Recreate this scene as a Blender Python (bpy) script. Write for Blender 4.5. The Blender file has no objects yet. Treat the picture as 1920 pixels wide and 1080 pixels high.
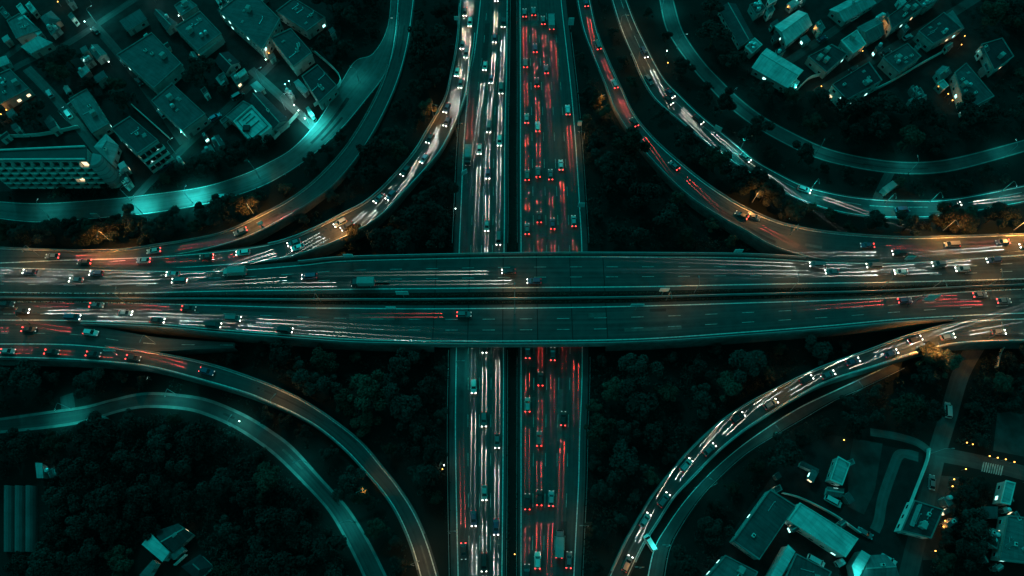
import bpy, bmesh, math, random
import numpy as np
from mathutils import Vector, Matrix
random.seed(7); rng = random.Random(11)
S = bpy.context.scene
COL = S.collection
R = math.radians
# ------------------------------------------------------------------ camera
TILT, F, H = R(24), 1297.0, 215.0
CY = -H*math.tan(TILT)
ST, CT = math.sin(TILT), math.cos(TILT)
def at(px, py, z=0.0):
    u, v = px-960.0, 540.0-py
    d = Vector((u, F*ST+v*CT, -F*CT+v*ST))
    k = (z-H)/d.z
    return Vector((u*k, CY+d.y*k, z))
cam = bpy.data.objects.new('camera', bpy.data.cameras.new('camera')); COL.objects.link(cam)
cam.location = (0, CY, H); cam.rotation_euler = (TILT, 0, 0)
cam.data.sensor_width = 36; cam.data.lens = 36*F/1920; cam.data.clip_end = 3000; cam.data.clip_start = 1
S.camera = cam
# ------------------------------------------------------------------ materials
def mat(name, col, rough=.8, var=0.0, scale=1.0, metal=0.0, col2=None, emit=None, estr=0, obj_rand=0.0, coord='Object', stretch=None, bump=0.0):
    m = bpy.data.materials.new(name); m.use_nodes = True
    nt = m.node_tree; n = nt.nodes; b = n['Principled BSDF']
    b.inputs['Base Color'].default_value = (*col, 1); b.inputs['Roughness'].default_value = rough; b.inputs['Metallic'].default_value = metal; b.inputs['Specular IOR Level'].default_value = .5 if rough < .45 or metal else .12
    if emit:
        b.inputs['Emission Color'].default_value = (*emit, 1); b.inputs['Emission Strength'].default_value = estr
    if var or col2 or obj_rand:
        c2 = col2 or tuple(x*(1-var) for x in col); c1 = col if col2 else tuple(min(1, x*(1+var)) for x in col)
        tc = n.new('ShaderNodeTexCoord'); no = n.new('ShaderNodeTexNoise'); no.inputs['Scale'].default_value = scale; no.inputs['Detail'].default_value = 5
        src = tc.outputs[coord]
        if stretch:
            mp = n.new('ShaderNodeMapping'); mp.inputs['Scale'].default_value = stretch; nt.links.new(src, mp.inputs['Vector']); src = mp.outputs['Vector']
        nt.links.new(src, no.inputs['Vector'])
        cr = n.new('ShaderNodeValToRGB'); cr.color_ramp.elements[0].position = .32; cr.color_ramp.elements[1].position = .68
        cr.color_ramp.elements[0].color = (*c2, 1); cr.color_ramp.elements[1].color = (*c1, 1)
        nt.links.new(no.outputs['Fac'], cr.inputs['Fac']); out = cr.outputs['Color']
        if obj_rand:
            oi = n.new('ShaderNodeObjectInfo'); hs = n.new('ShaderNodeHueSaturation')
            mr = n.new('ShaderNodeMapRange'); mr.inputs['To Min'].default_value = 1-obj_rand; mr.inputs['To Max'].default_value = 1+obj_rand
            nt.links.new(oi.outputs['Random'], mr.inputs['Value']); nt.links.new(mr.outputs['Result'], hs.inputs['Value']); nt.links.new(out, hs.inputs['Color']); out = hs.outputs['Color']
        nt.links.new(out, b.inputs['Base Color'])
        if bump:
            bp = n.new('ShaderNodeBump'); bp.inputs['Strength'].default_value = bump; nt.links.new(no.outputs['Fac'], bp.inputs['Height']); nt.links.new(bp.outputs['Normal'], b.inputs['Normal'])
    return m
def asphalt(name, a, bcol, wear):
    m = mat(name, a, .75, .25, .35); nt = m.node_tree; n = nt.nodes; b = n['Principled BSDF']
    uv = n.new('ShaderNodeUVMap'); mp = n.new('ShaderNodeMapping'); mp.inputs['Scale'].default_value = (1.1, .012, 1)
    no = n.new('ShaderNodeTexNoise'); no.inputs['Scale'].default_value = 1; no.inputs['Detail'].default_value = 3
    nt.links.new(uv.outputs['UV'], mp.inputs['Vector']); nt.links.new(mp.outputs['Vector'], no.inputs['Vector'])
    mx = n.new('ShaderNodeMixRGB'); mx.inputs['Color2'].default_value = (*bcol, 1)
    mr = n.new('ShaderNodeMapRange'); mr.inputs['From Min'].default_value = .35; mr.inputs['From Max'].default_value = .7; mr.inputs['To Max'].default_value = wear
    nt.links.new(no.outputs['Fac'], mr.inputs['Value']); nt.links.new(mr.outputs['Result'], mx.inputs['Fac'])
    old = b.inputs['Base Color'].links[0].from_socket
    nt.links.new(old, mx.inputs['Color1']); nt.links.new(mx.outputs['Color'], b.inputs['Base Color'])
    return m
def roofmat(name, col, rib=0.0, rough=.6):
    m = mat(name, col, rough, .18, .25); nt = m.node_tree; n = nt.nodes; b = n['Principled BSDF']
    uv = n.new('ShaderNodeUVMap'); w = n.new('ShaderNodeTexWave'); w.inputs['Scale'].default_value = 1.3; w.inputs['Distortion'].default_value = .4
    nt.links.new(uv.outputs['UV'], w.inputs['Vector'])
    no = n.new('ShaderNodeTexNoise'); no.inputs['Scale'].default_value = .8; no.inputs['Detail'].default_value = 8
    mp = n.new('ShaderNodeMapping'); mp.inputs['Scale'].default_value = (1.6, .12, 1); nt.links.new(uv.outputs['UV'], mp.inputs['Vector']); nt.links.new(mp.outputs['Vector'], no.inputs['Vector'])
    mr = n.new('ShaderNodeMapRange'); mr.inputs['From Min'].default_value = .4; mr.inputs['From Max'].default_value = .75; mr.inputs['To Min'].default_value = 1; mr.inputs['To Max'].default_value = .62
    nt.links.new(no.outputs['Fac'], mr.inputs['Value'])
    mu = n.new('ShaderNodeMixRGB'); mu.blend_type = 'MULTIPLY'; mu.inputs['Fac'].default_value = 1
    old = b.inputs['Base Color'].links[0].from_socket
    nt.links.new(old, mu.inputs['Color1']); nt.links.new(mr.outputs['Result'], mu.inputs['Color2'])
    bk = n.new('ShaderNodeTexBrick'); bk.inputs['Scale'].default_value = .5; bk.inputs['Color1'].default_value = (1, 1, 1, 1); bk.inputs['Color2'].default_value = (.66, .66, .66, 1); bk.inputs['Mortar'].default_value = (.5, .5, .5, 1); bk.inputs['Mortar Size'].default_value = .012; bk.inputs['Brick Width'].default_value = 1.1; bk.inputs['Row Height'].default_value = .62
    nt.links.new(uv.outputs['UV'], bk.inputs['Vector'])
    mb = n.new('ShaderNodeMixRGB'); mb.blend_type = 'MULTIPLY'; mb.inputs['Fac'].default_value = .55; nt.links.new(mu.outputs['Color'], mb.inputs['Color1']); nt.links.new(bk.outputs['Color'], mb.inputs['Color2'])
    mu2 = n.new('ShaderNodeMixRGB'); mu2.blend_type = 'MULTIPLY'; mu2.inputs['Fac'].default_value = rib
    nt.links.new(mb.outputs['Color'], mu2.inputs['Color1']); nt.links.new(w.outputs['Color'], mu2.inputs['Color2'])
    nt.links.new(mu2.outputs['Color'], b.inputs['Base Color'])
    return m
M = {}
M['grass'] = mat('grass_soil', (.012, .016, .015), 1, 0, .06, col2=(.006, .008, .0075))
M['asphalt'] = asphalt('asphalt', (.040, .042, .042), (.072, .074, .073), .75)
M['asphalt_pale'] = asphalt('asphalt_pale', (.075, .075, .073), (.12, .12, .115), .75)
M['asphalt_dim'] = asphalt('asphalt_dim', (.045, .045, .044), (.075, .075, .073), .7)
M['paint'] = mat('road_paint', (.55, .55, .52), .6, .3, 1.5)
M['worn'] = mat('road_paint_worn', (.33, .33, .31), .7, .45, .9)
M['concrete'] = mat('concrete', (.17, .168, .16), .9, .22, .5)
M['concrete_dark'] = mat('concrete_dark', (.11, .11, .105), .9, .25, .5)
M['steel'] = mat('galvanised_steel', (.42, .43, .43), .45, .1, 1, metal=.5)
M['pole'] = mat('pole_paint', (.17, .17, .17), .5, .1, 1)
M['leaf'] = mat('leaf', (.0165, .025, .022), .85, .45, .9, obj_rand=.45)
M['leaf_olive'] = mat('leaf_olive', (.036, .036, .026), .85, .4, .9, obj_rand=.5)
M['leaf_hedge'] = mat('leaf_hedge', (.034, .036, .028), .9, .5, .8)
M['under'] = mat('undergrowth_leaf', (.017, .025, .022), .95, .55, .12)
M['bark'] = mat('bark', (.07, .055, .04), .95, .3, 4)
M['patch_dark'] = mat('patch_dark', (.03, .03, .03), .8, .2, .6)
M['patch_pale'] = mat('patch_pale', (.085, .084, .08), .85, .25, .6)
M['paving'] = mat('paving', (.017, .018, .018), .9, .3, .3)
M['soil'] = mat('bare_plot', (.04, .042, .041), 1, .35, .25)
M['wall'] = mat('plaster', (.30, .29, .27), .9, .2, .5)
M['wall_pale'] = mat('plaster_pale', (.55, .54, .5), .9, .15, .5)
M['wall_dark'] = mat('plaster_dark', (.13, .125, .12), .9, .2, .5)
M['bright'] = roofmat('roof_bright', (.62, .62, .6), .10)
M['pale'] = roofmat('roof_pale', (.42, .42, .41), .14)
M['mid'] = roofmat('roof_mid', (.17, .17, .17), .18)
M['dim'] = roofmat('roof_dim', (.092, .092, .095), .18)
M['dark'] = roofmat('roof_dark', (.058, .058, .062), .18)
M['vdark'] = roofmat('roof_very_dark', (.035, .035, .04), .15)
M['window'] = mat('window_glass', (.02, .024, .026), .12)
M['window_lit'] = mat('window_lit', (.1, .09, .07), .3, emit=(1, .74, .42), estr=2.0)  # glow added for warm specks among the houses
M['window_glint'] = mat('window_glint_cool', (.08, .1, .1), .3, emit=(.45, 1, .92), estr=2.6)  # glow added to scatter teal-white glints over the housing
M['frame'] = mat('window_frame', (.5, .5, .48), .6)
M['rubber'] = mat('tyre_rubber', (.02, .02, .02), .9)
M['carglass'] = mat('car_glass', (.012, .014, .016), .08)
M['headlamp'] = mat('headlamp_lens', (.8, .8, .75), .2, emit=(1, .95, .82), estr=9)
M['taillamp'] = mat('taillamp_lens', (.5, .03, .03), .3, emit=(1, .06, .05), estr=6)
M['tail_dim'] = mat('taillamp_lens_dim', (.35, .02, .02), .3, emit=(1, .06, .05), estr=.25)
M['head_dim'] = mat('headlamp_lens_dim', (.8, .8, .75), .2, emit=(1, .95, .82), estr=.25)
M['lens_off'] = mat('lamp_lens_off', (.5, .5, .5), .2)
M['sodium'] = mat('sodium_lens', (.9, .6, .3), .3, emit=(1, .42, .07), estr=4.5)
M['tealled'] = mat('led_lens', (.7, .9, .9), .3, emit=(.5, 1, .93), estr=6)
M['whitelamp'] = mat('white_lens', (.9, .9, .85), .3, emit=(.9, 1, .9), estr=6)
M['signteal'] = mat('sign_sheet_teal', (.16, .40, .40), .4, .08, .8)
M['signpale'] = mat('sign_sheet_pale', (.62, .64, .62), .4, .08, .8)
M['signback'] = mat('sign_aluminium', (.3, .3, .3), .5, .1, 1)
M['tank'] = mat('tank_steel', (.5, .5, .5), .35, .1, 2, metal=.4)
PAINTS = [mat('car_paint_%s' % k, c, .35, 0, metal=.2) for k, c in dict(white=(.6, .6, .58), silver=(.33, .33, .33), grey=(.14, .14, .145), black=(.03, .03, .032), blue=(.05, .07, .12), red=(.22, .03, .03), beige=(.38, .34, .28)).items()]
M['cargo'] = mat('cargo_box', (.26, .26, .25), .6, .12, .6)
# ------------------------------------------------------------------ mesh builder
class MB:
    def __init__(s): s.v, s.f, s.m, s.uv = [], [], [], {}
    def quad(s, a, b, c, d, m=0, uv=None):
        i = len(s.v); s.v += [tuple(a), tuple(b), tuple(c), tuple(d)]; s.f.append((i, i+1, i+2, i+3)); s.m.append(m)
        if uv: s.uv[len(s.f)-1] = uv
    def prism(s, pts, z0, z1, m=0, taper=1.0, cap=True):
        """closed ring of (x,y) extruded from z0 to z1 (z lists allowed)"""
        n = len(pts); i = len(s.v)
        ar = sum(pts[k][0]*pts[(k+1) % n][1]-pts[(k+1) % n][0]*pts[k][1] for k in range(n))
        if ar < 0: pts = pts[::-1]
        cx = sum(p[0] for p in pts)/n; cy = sum(p[1] for p in pts)/n
        s.v += [(p[0], p[1], z0) for p in pts]+[(cx+(p[0]-cx)*taper, cy+(p[1]-cy)*taper, z1) for p in pts]
        for k in range(n):
            s.f.append((i+k, i+(k+1) % n, i+n+(k+1) % n, i+n+k)); s.m.append(m)
        if cap:
            s.f.append(tuple(range(i+n, i+2*n))); s.m.append(m); s.f.append(tuple(range(i+n-1, i-1, -1))); s.m.append(m)
    def box(s, x0, x1, y0, y1, z0, z1, m=0): s.prism([(x0, y0), (x1, y0), (x1, y1), (x0, y1)], z0, z1, m)
    def bar(s, a, b, w, h, m=0):
        a, b = Vector(a), Vector(b); d = (b-a); 
        if d.length < 1e-6: return
        d.normalize(); up = Vector((0, 0, 1)) if abs(d.z) < .95 else Vector((0, 1, 0))
        x = d.cross(up).normalized()*w/2; y = x.cross(d).normalized()*h/2
        i = len(s.v)
        for p in (a, b): s.v += [tuple(p-x-y), tuple(p+x-y), tuple(p+x+y), tuple(p-x+y)]
        for q in ((0, 1, 5, 4), (1, 2, 6, 5), (2, 3, 7, 6), (3, 0, 4, 7), (3, 2, 1, 0), (4, 5, 6, 7)): s.f.append(tuple(i+k for k in q)); s.m.append(m)
    def tube(s, pts, radii, n=7, m=0):
        i0 = len(s.v); k = len(pts); pts = [Vector(p) for p in pts]
        for j, p in enumerate(pts):
            d = (pts[min(j+1, k-1)]-pts[max(j-1, 0)]).normalized(); up = Vector((0, 0, 1)) if abs(d.z) < .9 else Vector((1, 0, 0))
            x = d.cross(up).normalized(); y = d.cross(x)
            for q in range(n):
                a = 2*math.pi*q/n; s.v.append(tuple(p+(x*math.cos(a)+y*math.sin(a))*radii[j]))
        for j in range(k-1):
            for q in range(n):
                s.f.append((i0+j*n+q, i0+j*n+(q+1) % n, i0+(j+1)*n+(q+1) % n, i0+(j+1)*n+q)); s.m.append(m)
        s.f.append(tuple(i0+(k-1)*n+q for q in range(n))); s.m.append(m); s.f.append(tuple(i0+q for q in range(n-1, -1, -1))); s.m.append(m)
    def loft(s, secs, m=0):
        """secs: rings with equal point counts"""
        i0 = len(s.v); n = len(secs[0])
        for r in secs: s.v += [tuple(p) for p in r]
        for j in range(len(secs)-1):
            for q in range(n):
                s.f.append((i0+j*n+q, i0+j*n+(q+1) % n, i0+(j+1)*n+(q+1) % n, i0+(j+1)*n+q)); s.m.append(m)
        s.f.append(tuple(i0+q for q in range(n-1, -1, -1))); s.m.append(m)
        s.f.append(tuple(i0+(len(secs)-1)*n+q for q in range(n))); s.m.append(m)
    def mesh(s, name, mats, smooth=False, fix=True):
        me = bpy.data.meshes.new(name); me.from_pydata(s.v, [], s.f)
        for x in (mats if isinstance(mats, (list, tuple)) else [mats]): me.materials.append(x)
        me.polygons.foreach_set('material_index', s.m)
        if s.uv:
            ul = me.uv_layers.new(name='UVMap')
            for fi, uv in s.uv.items():
                for li, c in zip(me.polygons[fi].loop_indices, uv): ul.data[li].uv = c
        if fix and len(s.f) < 40000:
            bm = bmesh.new(); bm.from_mesh(me); bmesh.ops.recalc_face_normals(bm, faces=bm.faces); bm.to_mesh(me); bm.free()
        if smooth: me.polygons.foreach_set('use_smooth', [True]*len(me.polygons))
        me.update(); return me
    def obj(s, name, mats, parent=None, smooth=False, loc=None):
        o = bpy.data.objects.new(name, s.mesh(name, mats, smooth)); COL.objects.link(o)
        if parent: o.parent = parent
        if loc is not None: o.location = loc
        return o
def place(name, me, parent=None, loc=(0, 0, 0), rz=0):
    o = bpy.data.objects.new(name, me); COL.objects.link(o); o.location = loc; o.rotation_euler[2] = rz
    if parent: o.parent = parent
    return o
LAB = []   # (obj, base label)
def tag(o, base, cat, group=None, exact=False):
    o['category'] = cat
    if group: o['group'] = group
    if exact: o['label'] = base
    else: LAB.append((o, base))
    return o
def empty(name, loc, rz=0):
    o = bpy.data.objects.new(name, None); COL.objects.link(o); o.location = loc; o.rotation_euler[2] = rz; o.empty_display_size = .5; return o
def struct(o, kind='structure'): o['kind'] = kind; return o
def dup(root, loc, rz):
    r = root.copy(); COL.objects.link(r); r.location = loc; r.rotation_euler = (0, 0, rz)
    for k in list(r.keys()):
        if k in ('label', 'group'): del r[k]
    for ch in list(root.children):
        c = ch.copy(); COL.objects.link(c); c.parent = r
        for g in list(ch.children):
            d = g.copy(); COL.objects.link(d); d.parent = c
    return r
# ------------------------------------------------------------------ ground
g = MB(); g.quad((-700, -500, 0), (700, -500, 0), (700, 900, 0), (-700, 900, 0)); struct(g.obj('ground', M['grass']))
# ------------------------------------------------------------------ roads
def cr(pts, sub=7):
    out = []; n = len(pts)
    for i in range(n-1):
        p0, p1, p2, p3 = pts[max(i-1, 0)], pts[i], pts[i+1], pts[min(i+2, n-1)]
        for k in range(sub):
            t = k/sub
            out.append(.5*((2*p1)+(p2-p0)*t+(2*p0-5*p1+4*p2-p3)*t*t+(3*p1-p0-3*p2+p3)*t**3))
    out.append(pts[-1].copy()); return out
ROADS = {}
class Road: pass
def road(key, pairs, zs, lanes, m='asphalt', ml=1.2, mr=1.2, lines=(1, 1), skirt=0, dash=(4, 8), lw=.3, dashes=None, lmat='paint'):
    """pairs of pixel points (first edge, second edge); zs: one height or one per pair"""
    if not isinstance(zs, (list, tuple)): zs = [zs]*len(pairs)
    A = cr([at(p[0][0], p[0][1], z) for p, z in zip(pairs, zs)]); B = cr([at(p[1][0], p[1][1], z) for p, z in zip(pairs, zs)])
    r = Road(); r.A, r.B = A, B; r.n = len(A); r.key = key
    C = [(a+b)/2 for a, b in zip(A, B)]; r.C = C
    r.s = [0.0]
    for i in range(1, r.n): r.s.append(r.s[-1]+(C[i]-C[i-1]).length)
    r.len = r.s[-1]
    OA, OB = [], []
    for a, b in zip(A, B):
        d = (a-b); d.z = 0; d.normalize(); OA.append(a+d*ml); OB.append(b-d*mr)
    r.OA, r.OB = OA, OB
    q = MB()
    for i in range(r.n-1):
        w0 = (OA[i]-OB[i]).length; w1 = (OA[i+1]-OB[i+1]).length
        q.quad(OB[i], OB[i+1], OA[i+1], OA[i], 0, ((0, r.s[i]), (0, r.s[i+1]), (w1, r.s[i+1]), (w0, r.s[i])))
        for e0, e1 in ((OA[i+1], OA[i]), (OB[i], OB[i+1])):
            lo = .25 if skirt == 0 else None
            z0 = e0.z-lo if lo else -.1; z1 = e1.z-lo if lo else -.1
            if skirt == 1 or e0.z > .4: q.quad(e0, e1, (e1.x, e1.y, z1), (e0.x, e0.y, z0), 1)
    me = q.mesh('road', [M[m], M['concrete_dark']], fix=False)
    struct(place('road', me))
    p = MB(); pd = MB(); dz = Vector((0, 0, .012))
    def stripe(t, w, i0=0, i1=None):
        for i in range(i0, (i1 or r.n)-1):
            P = [A[j].lerp(B[j], t) for j in (i, i+1)]
            n0 = (A[i]-B[i]).normalized()*w/2; n1 = (A[i+1]-B[i+1]).normalized()*w/2
            p.quad(P[0]-n0+dz, P[1]-n1+dz, P[1]+n1+dz, P[0]+n0+dz)
    if lines[0]: stripe(0, lw)
    if lines[1]: stripe(1, lw)
    for k in (dashes if dashes is not None else [j/lanes for j in range(1, lanes)]):
        s = 2.0
        while s+dash[0] < r.len:
            a0, d0 = lane_pt(r, k, s); a1, d1 = lane_pt(r, k, s+dash[0])
            n = Vector((-d0.y, d0.x, 0)).normalized()*.085
            pd.quad(a0-n+dz, a1-n+dz, a1+n+dz, a0+n+dz); s += dash[0]+dash[1]
    if p.f: struct(place('road_marking', p.mesh('road_marking', M[lmat], fix=False)))
    if pd.f: struct(place('lane_marking', pd.mesh('lane_marking', M['worn'], fix=False)))
    ROADS[key] = r; return r
def lane_pt(r, t, s):
    s = max(0, min(s, r.len-1e-3)); i = int(np.searchsorted(r.s, s, 'right'))-1; i = max(0, min(i, r.n-2))
    f = (s-r.s[i])/(r.s[i+1]-r.s[i]); p0 = r.A[i].lerp(r.B[i], t); p1 = r.A[i+1].lerp(r.B[i+1], t)
    return p0.lerp(p1, f), (p1-p0).normalized()
ZB = 6.5
VLp = [((908, -170), (953, -170)), ((903, -40), (951, -40)), ((901, 0), (951, 0)), ((891, 90), (950, 90)), ((880, 150), (949, 150)), ((873, 225), (947, 225)), ((868, 300), (946, 300)), ((864, 400), (946, 400)), ((861, 470), (945, 470)), ((857, 600), (944, 600)), ((855, 700), (944, 700)), ((854, 810), (943.5, 810)), ((856, 950), (942.5, 950)), ((859, 1080), (941, 1080)), ((860, 1130), (941, 1130)), ((861, 1330), (940, 1330))]
VRp = [((974, -170), (1046, -170)), ((975, -40), (1050, -40)), ((975, 0), (1052, 0)), ((975.5, 90), (1062, 90)), ((976, 170), (1071, 170)), ((976, 240), (1077, 240)), ((976, 310), (1082, 310)), ((976.5, 390), (1087, 390)), ((977, 470), (1091, 470)), ((977, 600), (1092, 600)), ((977, 720), (1091, 720)), ((977, 810), (1087, 810)), ((977, 900), (1085, 900)), ((977, 980), (1081, 980)), ((977, 1080), (1076, 1080)), ((977, 1130), (1074, 1130)), ((977, 1330), (1068, 1330))]
road('VL', VLp, .10, 4, ml=2.0, mr=.9, dashes=[.26, .5, .74])
road('VR', VRp, .10, 5, ml=.9, mr=2.0, dashes=[.21, .42, .62, .8])
ENp = [((-420, 497), (-420, 543)), ((-40, 501), (-40, 547)), ((0, 502), (0, 548)), ((200, 507), (200, 550)), ((400, 509), (400, 546)), ((560, 498), (560, 544)), ((640, 490), (640, 542.5)), ((800, 485.5), (800, 541)), ((1000, 482), (1000, 539)), ((1200, 482), (1200, 537.5)), ((1400, 484), (1400, 533.5)), ((1550, 492), (1550, 531)), ((1680, 494), (1680, 529)), ((1800, 487), (1800, 526)), ((1920, 478), (1920, 522.5)), ((1960, 475), (1960, 521)), ((2340, 462), (2340, 510))]
ESp = [((-420, 566), (-420, 598)), ((-40, 566), (-40, 600)), ((130, 566), (130, 601)), ((300, 570), (300, 608)), ((400, 572.5), (400, 617)), ((560, 577), (560, 629)), ((660, 578), (660, 636)), ((800, 579), (800, 639)), ((1000, 577.5), (1000, 639)), ((1200, 574), (1200, 635.5)), ((1400, 568), (1400, 622.5)), ((1560, 563), (1560, 610)), ((1680, 558), (1680, 599)), ((1800, 548), (1800, 592)), ((1920, 542), (1920, 587)), ((1960, 540), (1960, 586)), ((2340, 530), (2340, 578))]
road('EN', ENp, ZB, 3, ml=1.6, mr=1.5)
road('ES', ESp, ZB, 3, ml=1.3, mr=1.6)
R1p = [((748, -20), (777, -20)), ((738, 85), (763, 82)), ((712, 170), (737, 170)), ((657, 267), (687, 267)), ((600, 332), (632, 338)), ((550, 372), (580, 379)), ((500, 400), (522, 413)), ((425, 435), (462, 443)), ((350, 452), (385, 466)), ((300, 460), (320, 478)), ((225, 470), (250, 487)), ((125, 471), (150, 493)), ((-20, 466), (-20, 497))]
road('R1', R1p, [.08, .1, .3, 1, 2.2, 3.3, 4.3, 5.2, 5.9, 6.3, 6.44, 6.44, 6.44], 2, skirt=1, dashes=[], ml=.8, mr=.8)
R2p = [((866, -40), (897, -40)), ((864, 0), (895, 0)), ((859, 75), (888, 80)), ((847, 140), (876, 150)), ((835, 187), (866, 195)), ((800, 250), (838, 258)), ((775, 290), (812, 298)), ((725, 347), (760, 355)), ((687, 380), (722, 395)), ((650, 400), (680, 425)), ((587, 432), (620, 455)), ((525, 455), (550, 478)), ((450, 468), (470, 491)), ((350, 478), (365, 500)), ((250, 484), (250, 504)), ((120, 488), (120, 504)), ((-20, 494), (-20, 503))]
road('R2', R2p, [.07, .07, .1, .2, .5, 1.1, 1.8, 3, 3.9, 4.7, 5.6, 6.1, 6.4, 6.46, 6.46, 6.46, 6.46], 2, skirt=1, dashes=[], ml=.8, mr=.9)
R3p = [((1080, -20), (1101, -20)), ((1094, 50), (1117, 55)), ((1112, 100), (1138, 110)), ((1135, 155), (1163, 165)), ((1157, 210), (1187, 215)), ((1197, 268), (1225, 262)), ((1250, 327), (1272, 305)), ((1300, 372), (1322, 345)), ((1355, 407), (1375, 380)), ((1400, 432), (1425, 405)), ((1460, 464), (1475, 423)), ((1555, 487), (1560, 438)), ((1690, 488), (1690, 447)), ((1800, 481), (1800, 445)), ((1950, 468), (1950, 440))]
road('R3', R3p, [.08, .1, .2, .5, 1.1, 2, 3.1, 4.1, 5, 5.7, 6.2, 6.42, 6.44, 6.44, 6.44], 2, skirt=1, dashes=[], ml=.8, mr=.8)
R4p = [((1143, -20), (1166, -20)), ((1160, 37), (1187, 37)), ((1175, 77), (1208, 82)), ((1190, 110), (1230, 125)), ((1205, 145), (1247, 152)), ((1230, 185), (1272, 178)), ((1275, 225), (1310, 215)), ((1330, 270), (1365, 260)), ((1380, 306), (1410, 298)), ((1425, 334), (1452, 323)), ((1475, 362), (1500, 347)), ((1530, 384), (1548, 361)), ((1600, 401), (1610, 372)), ((1690, 407), (1690, 377)), ((1790, 401), (1790, 374)), ((1950, 372), (1950, 343))]
road('R4', R4p, .12, 2, ml=.8, mr=.8, dashes=[.62], dash=(9, 3))
R5p = [((1234, -20), (1257, -20)), ((1247, 45), (1274, 45)), ((1265, 80), (1292, 80)), ((1295, 122), (1320, 118)), ((1320, 152), (1345, 145)), ((1362, 195), (1385, 184)), ((1412, 234), (1432, 220)), ((1475, 270), (1490, 252)), ((1530, 295), (1545, 277)), ((1590, 311), (1600, 292)), ((1665, 323), (1672, 303)), ((1740, 325), (1740, 304)), ((1815, 313), (1812, 292)), ((1950, 275), (1950, 255))]
road('R5', R5p, .09, 2, m='asphalt_dim', ml=.4, mr=.4, dashes=[], lw=.5, lmat='concrete')
R6p = [((-20, 645), (-20, 669)), ((120, 646), (110, 672)), ((225, 655), (210, 678)), ((312, 667), (285, 687)), ((400, 687), (375, 710)), ((475, 712), (460, 735)), ((525, 732), (505, 753)), ((575, 757), (552, 774)), ((625, 790), (600, 802)), ((675, 830), (648, 842)), ((715, 877), (687, 884)), ((745, 915), (722, 925)), ((775, 962), (750, 970)), ((800, 1020), (775, 1030)), ((824, 1100), (797, 1110))]
road('R6', R6p, [6.44, 6.42, 6.3, 6, 5.4, 4.7, 4.1, 3.4, 2.7, 2, 1.4, .9, .5, .2, .1], 1, skirt=1, ml=.8, mr=.8)
R6b = [((-20, 604), (-20, 645)), ((130, 607), (130, 646)), ((220, 621), (220, 655)), ((290, 633), (298, 657)), ((370, 640), (372, 653)), ((440, 644), (440, 650))]
road('R6b', R6b, [6.38, 6.38, 6.2, 5.6, 4.6, 3.8], 2, skirt=1, ml=.3, mr=.3, lines=(0, 0), dashes=[.5])
F1p = [((735, -30), (749, -30)), ((727, 50), (742, 70)), ((700, 100), (727, 124)), ((666, 115), (712, 152)), ((637, 160), (690, 180)), ((600, 222), (640, 240)), ((550, 277), (587, 289)), ((500, 307), (530, 328)), ((450, 330), (475, 355)), ((375, 352), (385, 382)), ((265, 367), (275, 400)), ((200, 374), (200, 407)), ((75, 382), (75, 416)), ((-20, 377), (-20, 407))]
road('F1', F1p, .05, 2, m='asphalt_pale', ml=.3, mr=.3, dashes=[], lw=.14)
F2p = [((-20, 789), (-20, 812)), ((100, 772), (105, 799)), ((162, 763), (168, 787)), ((212, 750), (225, 770)), ((275, 738), (278, 762)), ((350, 743), (345, 766)), ((400, 754), (388, 777)), ((462, 781), (440, 800)), ((512, 812), (490, 832)), ((550, 842), (525, 860)), ((600, 897), (572, 907)), ((650, 952), (617, 957)), ((687, 1010), (650, 1012)), ((720, 1075), (682, 1077)), ((735, 1110), (697, 1112))]
road('F2', F2p, .06, 2, m='asphalt_dim', ml=.5, mr=.5, dashes=[], lw=.9, lmat='concrete')
R7p = [((1125, 1120), (1160, 1120)), ((1145, 1079), (1177, 1079)), ((1175, 1015), (1205, 1020)), ((1200, 972), (1232, 977)), ((1225, 930), (1260, 934)), ((1258, 888), (1293, 898)), ((1300, 840), (1338, 852)), ((1350, 794), (1385, 812)), ((1400, 760), (1432, 780)), ((1450, 733), (1485, 748)), ((1537, 692), (1550, 714)), ((1625, 660), (1640, 685)), ((1700, 632), (1712, 661)), ((1770, 612), (1777, 645)), ((1830, 602), (1840, 639)), ((1950, 597), (1950, 637))]
road('R7', R7p, [.1, .1, .2, .5, .9, 1.4, 2, 2.8, 3.5, 4.2, 5, 5.7, 6.1, 6.35, 6.4, 6.4], 2, skirt=1, ml=.8, mr=.8, dashes=[])
F3p = [((1672, 683), (1690, 690)), ((1600, 717), (1612, 727)), ((1550, 740), (1562, 749)), ((1493, 768), (1508, 780)), ((1430, 808), (1448, 816)), ((1376, 848), (1396, 850)), ((1325, 894), (1350, 891)), ((1284, 940), (1310, 934)), ((1250, 988), (1272, 988)), ((1226, 1032), (1250, 1034)), ((1210, 1110), (1237, 1110))]
road('F3', F3p, .05, 1, m='asphalt_dim', ml=.2, mr=.2, lines=(1, 0))
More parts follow.
